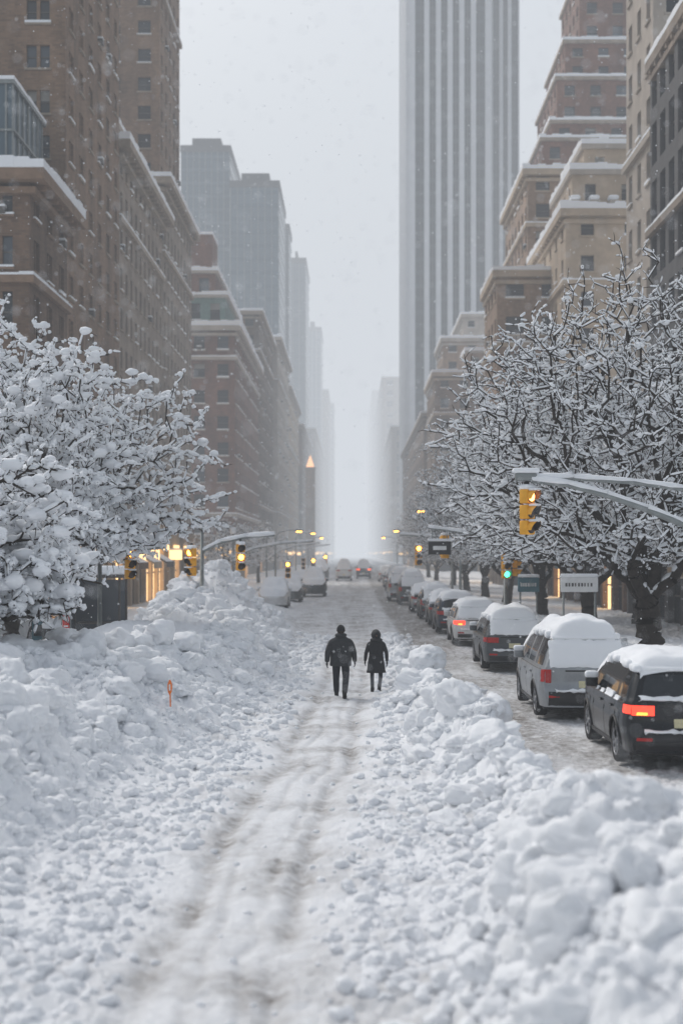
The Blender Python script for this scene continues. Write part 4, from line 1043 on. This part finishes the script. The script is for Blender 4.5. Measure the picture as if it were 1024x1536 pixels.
        mb.tube([hc+Vector((.104*math.cos(a),.085,.104*1.2*math.sin(a))) for a in [2*math.pi*k/26 for k in range(27)]],.010,FUR,7,False)
        mb.tube([Vector((.105*math.cos(t),.085*math.sin(t)-.01,1.50)) for t in [2*math.pi*k/24 for k in range(25)]],.055,JW,8,False)
    M=Matrix.Translation((X,Y,z0))@Matrix.Rotation(rot,4,'Z')@Matrix.Diagonal((s*wide,s*wide,s,1))
    mb.obj(name,M=M)
Ym=35.; Xm=PX(511,Ym); person('walking_man',Xm,Ym,hz(Xm,Ym)-.04,1.0,False,1.0,-.04,1.12)
Yw=36.2; Xw=PX(564,Yw); person('walking_woman',Xw,Yw,hz(Xw,Yw)-.04,.90,True,-.8,.05,1.12)

# ---------------------------------------------------------------- falling snow
n=7500
fy=5*(70/5.)**np.random.rand(n); fx=np.random.uniform(-.32,.32,n)*fy; fz=CH+np.random.uniform(-.33,.46,n)*fy; ok=fz>1.8; fx,fy,fz=fx[ok],fy[ok],fz[ok]; n=len(fx)
r=np.random.uniform(.003,.010,n)*(0.8+fy/40)
oc=np.array([[1,0,0],[-1,0,0],[0,1,0],[0,-1,0],[0,0,1],[0,0,-1]],float); of=np.array([[0,2,4],[2,1,4],[1,3,4],[3,0,4],[2,0,5],[1,2,5],[3,1,5],[0,3,5]])
V=(np.stack([fx,fy,fz],1)[:,None]+oc[None]*r[:,None,None]).reshape(-1,3); Fc=(np.arange(n)[:,None,None]*6+of[None]).reshape(-1,3)
npobj('falling_snow',V,Fc,[SNOWT])

# ---------------------------------------------------------------- haze (absorbing volume; added emission imitates scattered daylight and fills the scene)
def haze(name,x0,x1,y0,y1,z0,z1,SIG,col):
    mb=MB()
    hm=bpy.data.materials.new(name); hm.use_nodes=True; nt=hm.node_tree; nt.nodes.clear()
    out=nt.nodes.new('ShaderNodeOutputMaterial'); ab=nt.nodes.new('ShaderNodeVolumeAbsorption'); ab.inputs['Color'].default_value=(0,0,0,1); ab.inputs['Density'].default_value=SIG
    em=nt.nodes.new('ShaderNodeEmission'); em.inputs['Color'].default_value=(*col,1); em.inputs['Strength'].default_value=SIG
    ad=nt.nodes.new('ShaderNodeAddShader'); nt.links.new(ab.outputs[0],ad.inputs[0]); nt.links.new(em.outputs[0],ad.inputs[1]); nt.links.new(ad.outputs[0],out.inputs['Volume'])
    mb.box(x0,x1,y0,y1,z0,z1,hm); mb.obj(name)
haze('glowing_snow_haze',-700,700,-80,421.5,-8,240,.00105,(.65,.69,.745))
haze('glowing_snow_squall',-700,700,422,2600,-8,240,.0036,(.68,.715,.765))

# ---------------------------------------------------------------- world, sun, camera
w_=bpy.data.worlds.new('World'); scene.world=w_; w_.use_nodes=True; nt=w_.node_tree
bg=nt.nodes['Background']; sk=nt.nodes.new('ShaderNodeTexSky'); sk.sky_type='NISHITA'; sk.sun_disc=False
EL=math.radians(46); RO=math.radians(-40)
sk.sun_elevation=EL; sk.sun_rotation=RO; sk.air_density=1.5; sk.dust_density=4
hs=nt.nodes.new('ShaderNodeHueSaturation'); hs.inputs['Saturation'].default_value=.45
nt.links.new(sk.outputs[0],hs.inputs['Color']); nt.links.new(hs.outputs[0],bg.inputs['Color']); bg.inputs['Strength'].default_value=.14
sd=bpy.data.lights.new('sun','SUN'); sd.energy=1.35; sd.angle=math.radians(14); sd.color=(1,.97,.93)
so=bpy.data.objects.new('sun',sd); scene.collection.objects.link(so)
dirv=Vector((math.sin(RO)*math.cos(EL),math.cos(RO)*math.cos(EL),math.sin(EL))); so.rotation_euler=dirv.to_track_quat('Z','Y').to_euler()
cd=bpy.data.cameras.new('camera'); co=bpy.data.objects.new('camera',cd); scene.collection.objects.link(co); scene.camera=co
co.location=(0,0,CH); co.rotation_euler=(math.pi/2,0,0); cd.sensor_fit='VERTICAL'; cd.sensor_height=36; cd.lens=50
cd.shift_y=62/1536; cd.shift_x=-18/1536; cd.clip_end=6000
cd.dof.use_dof=True; cd.dof.focus_distance=34.5; cd.dof.aperture_fstop=.8
scene.view_settings.view_transform='Standard'; scene.view_settings.look='None'; scene.view_settings.exposure=0
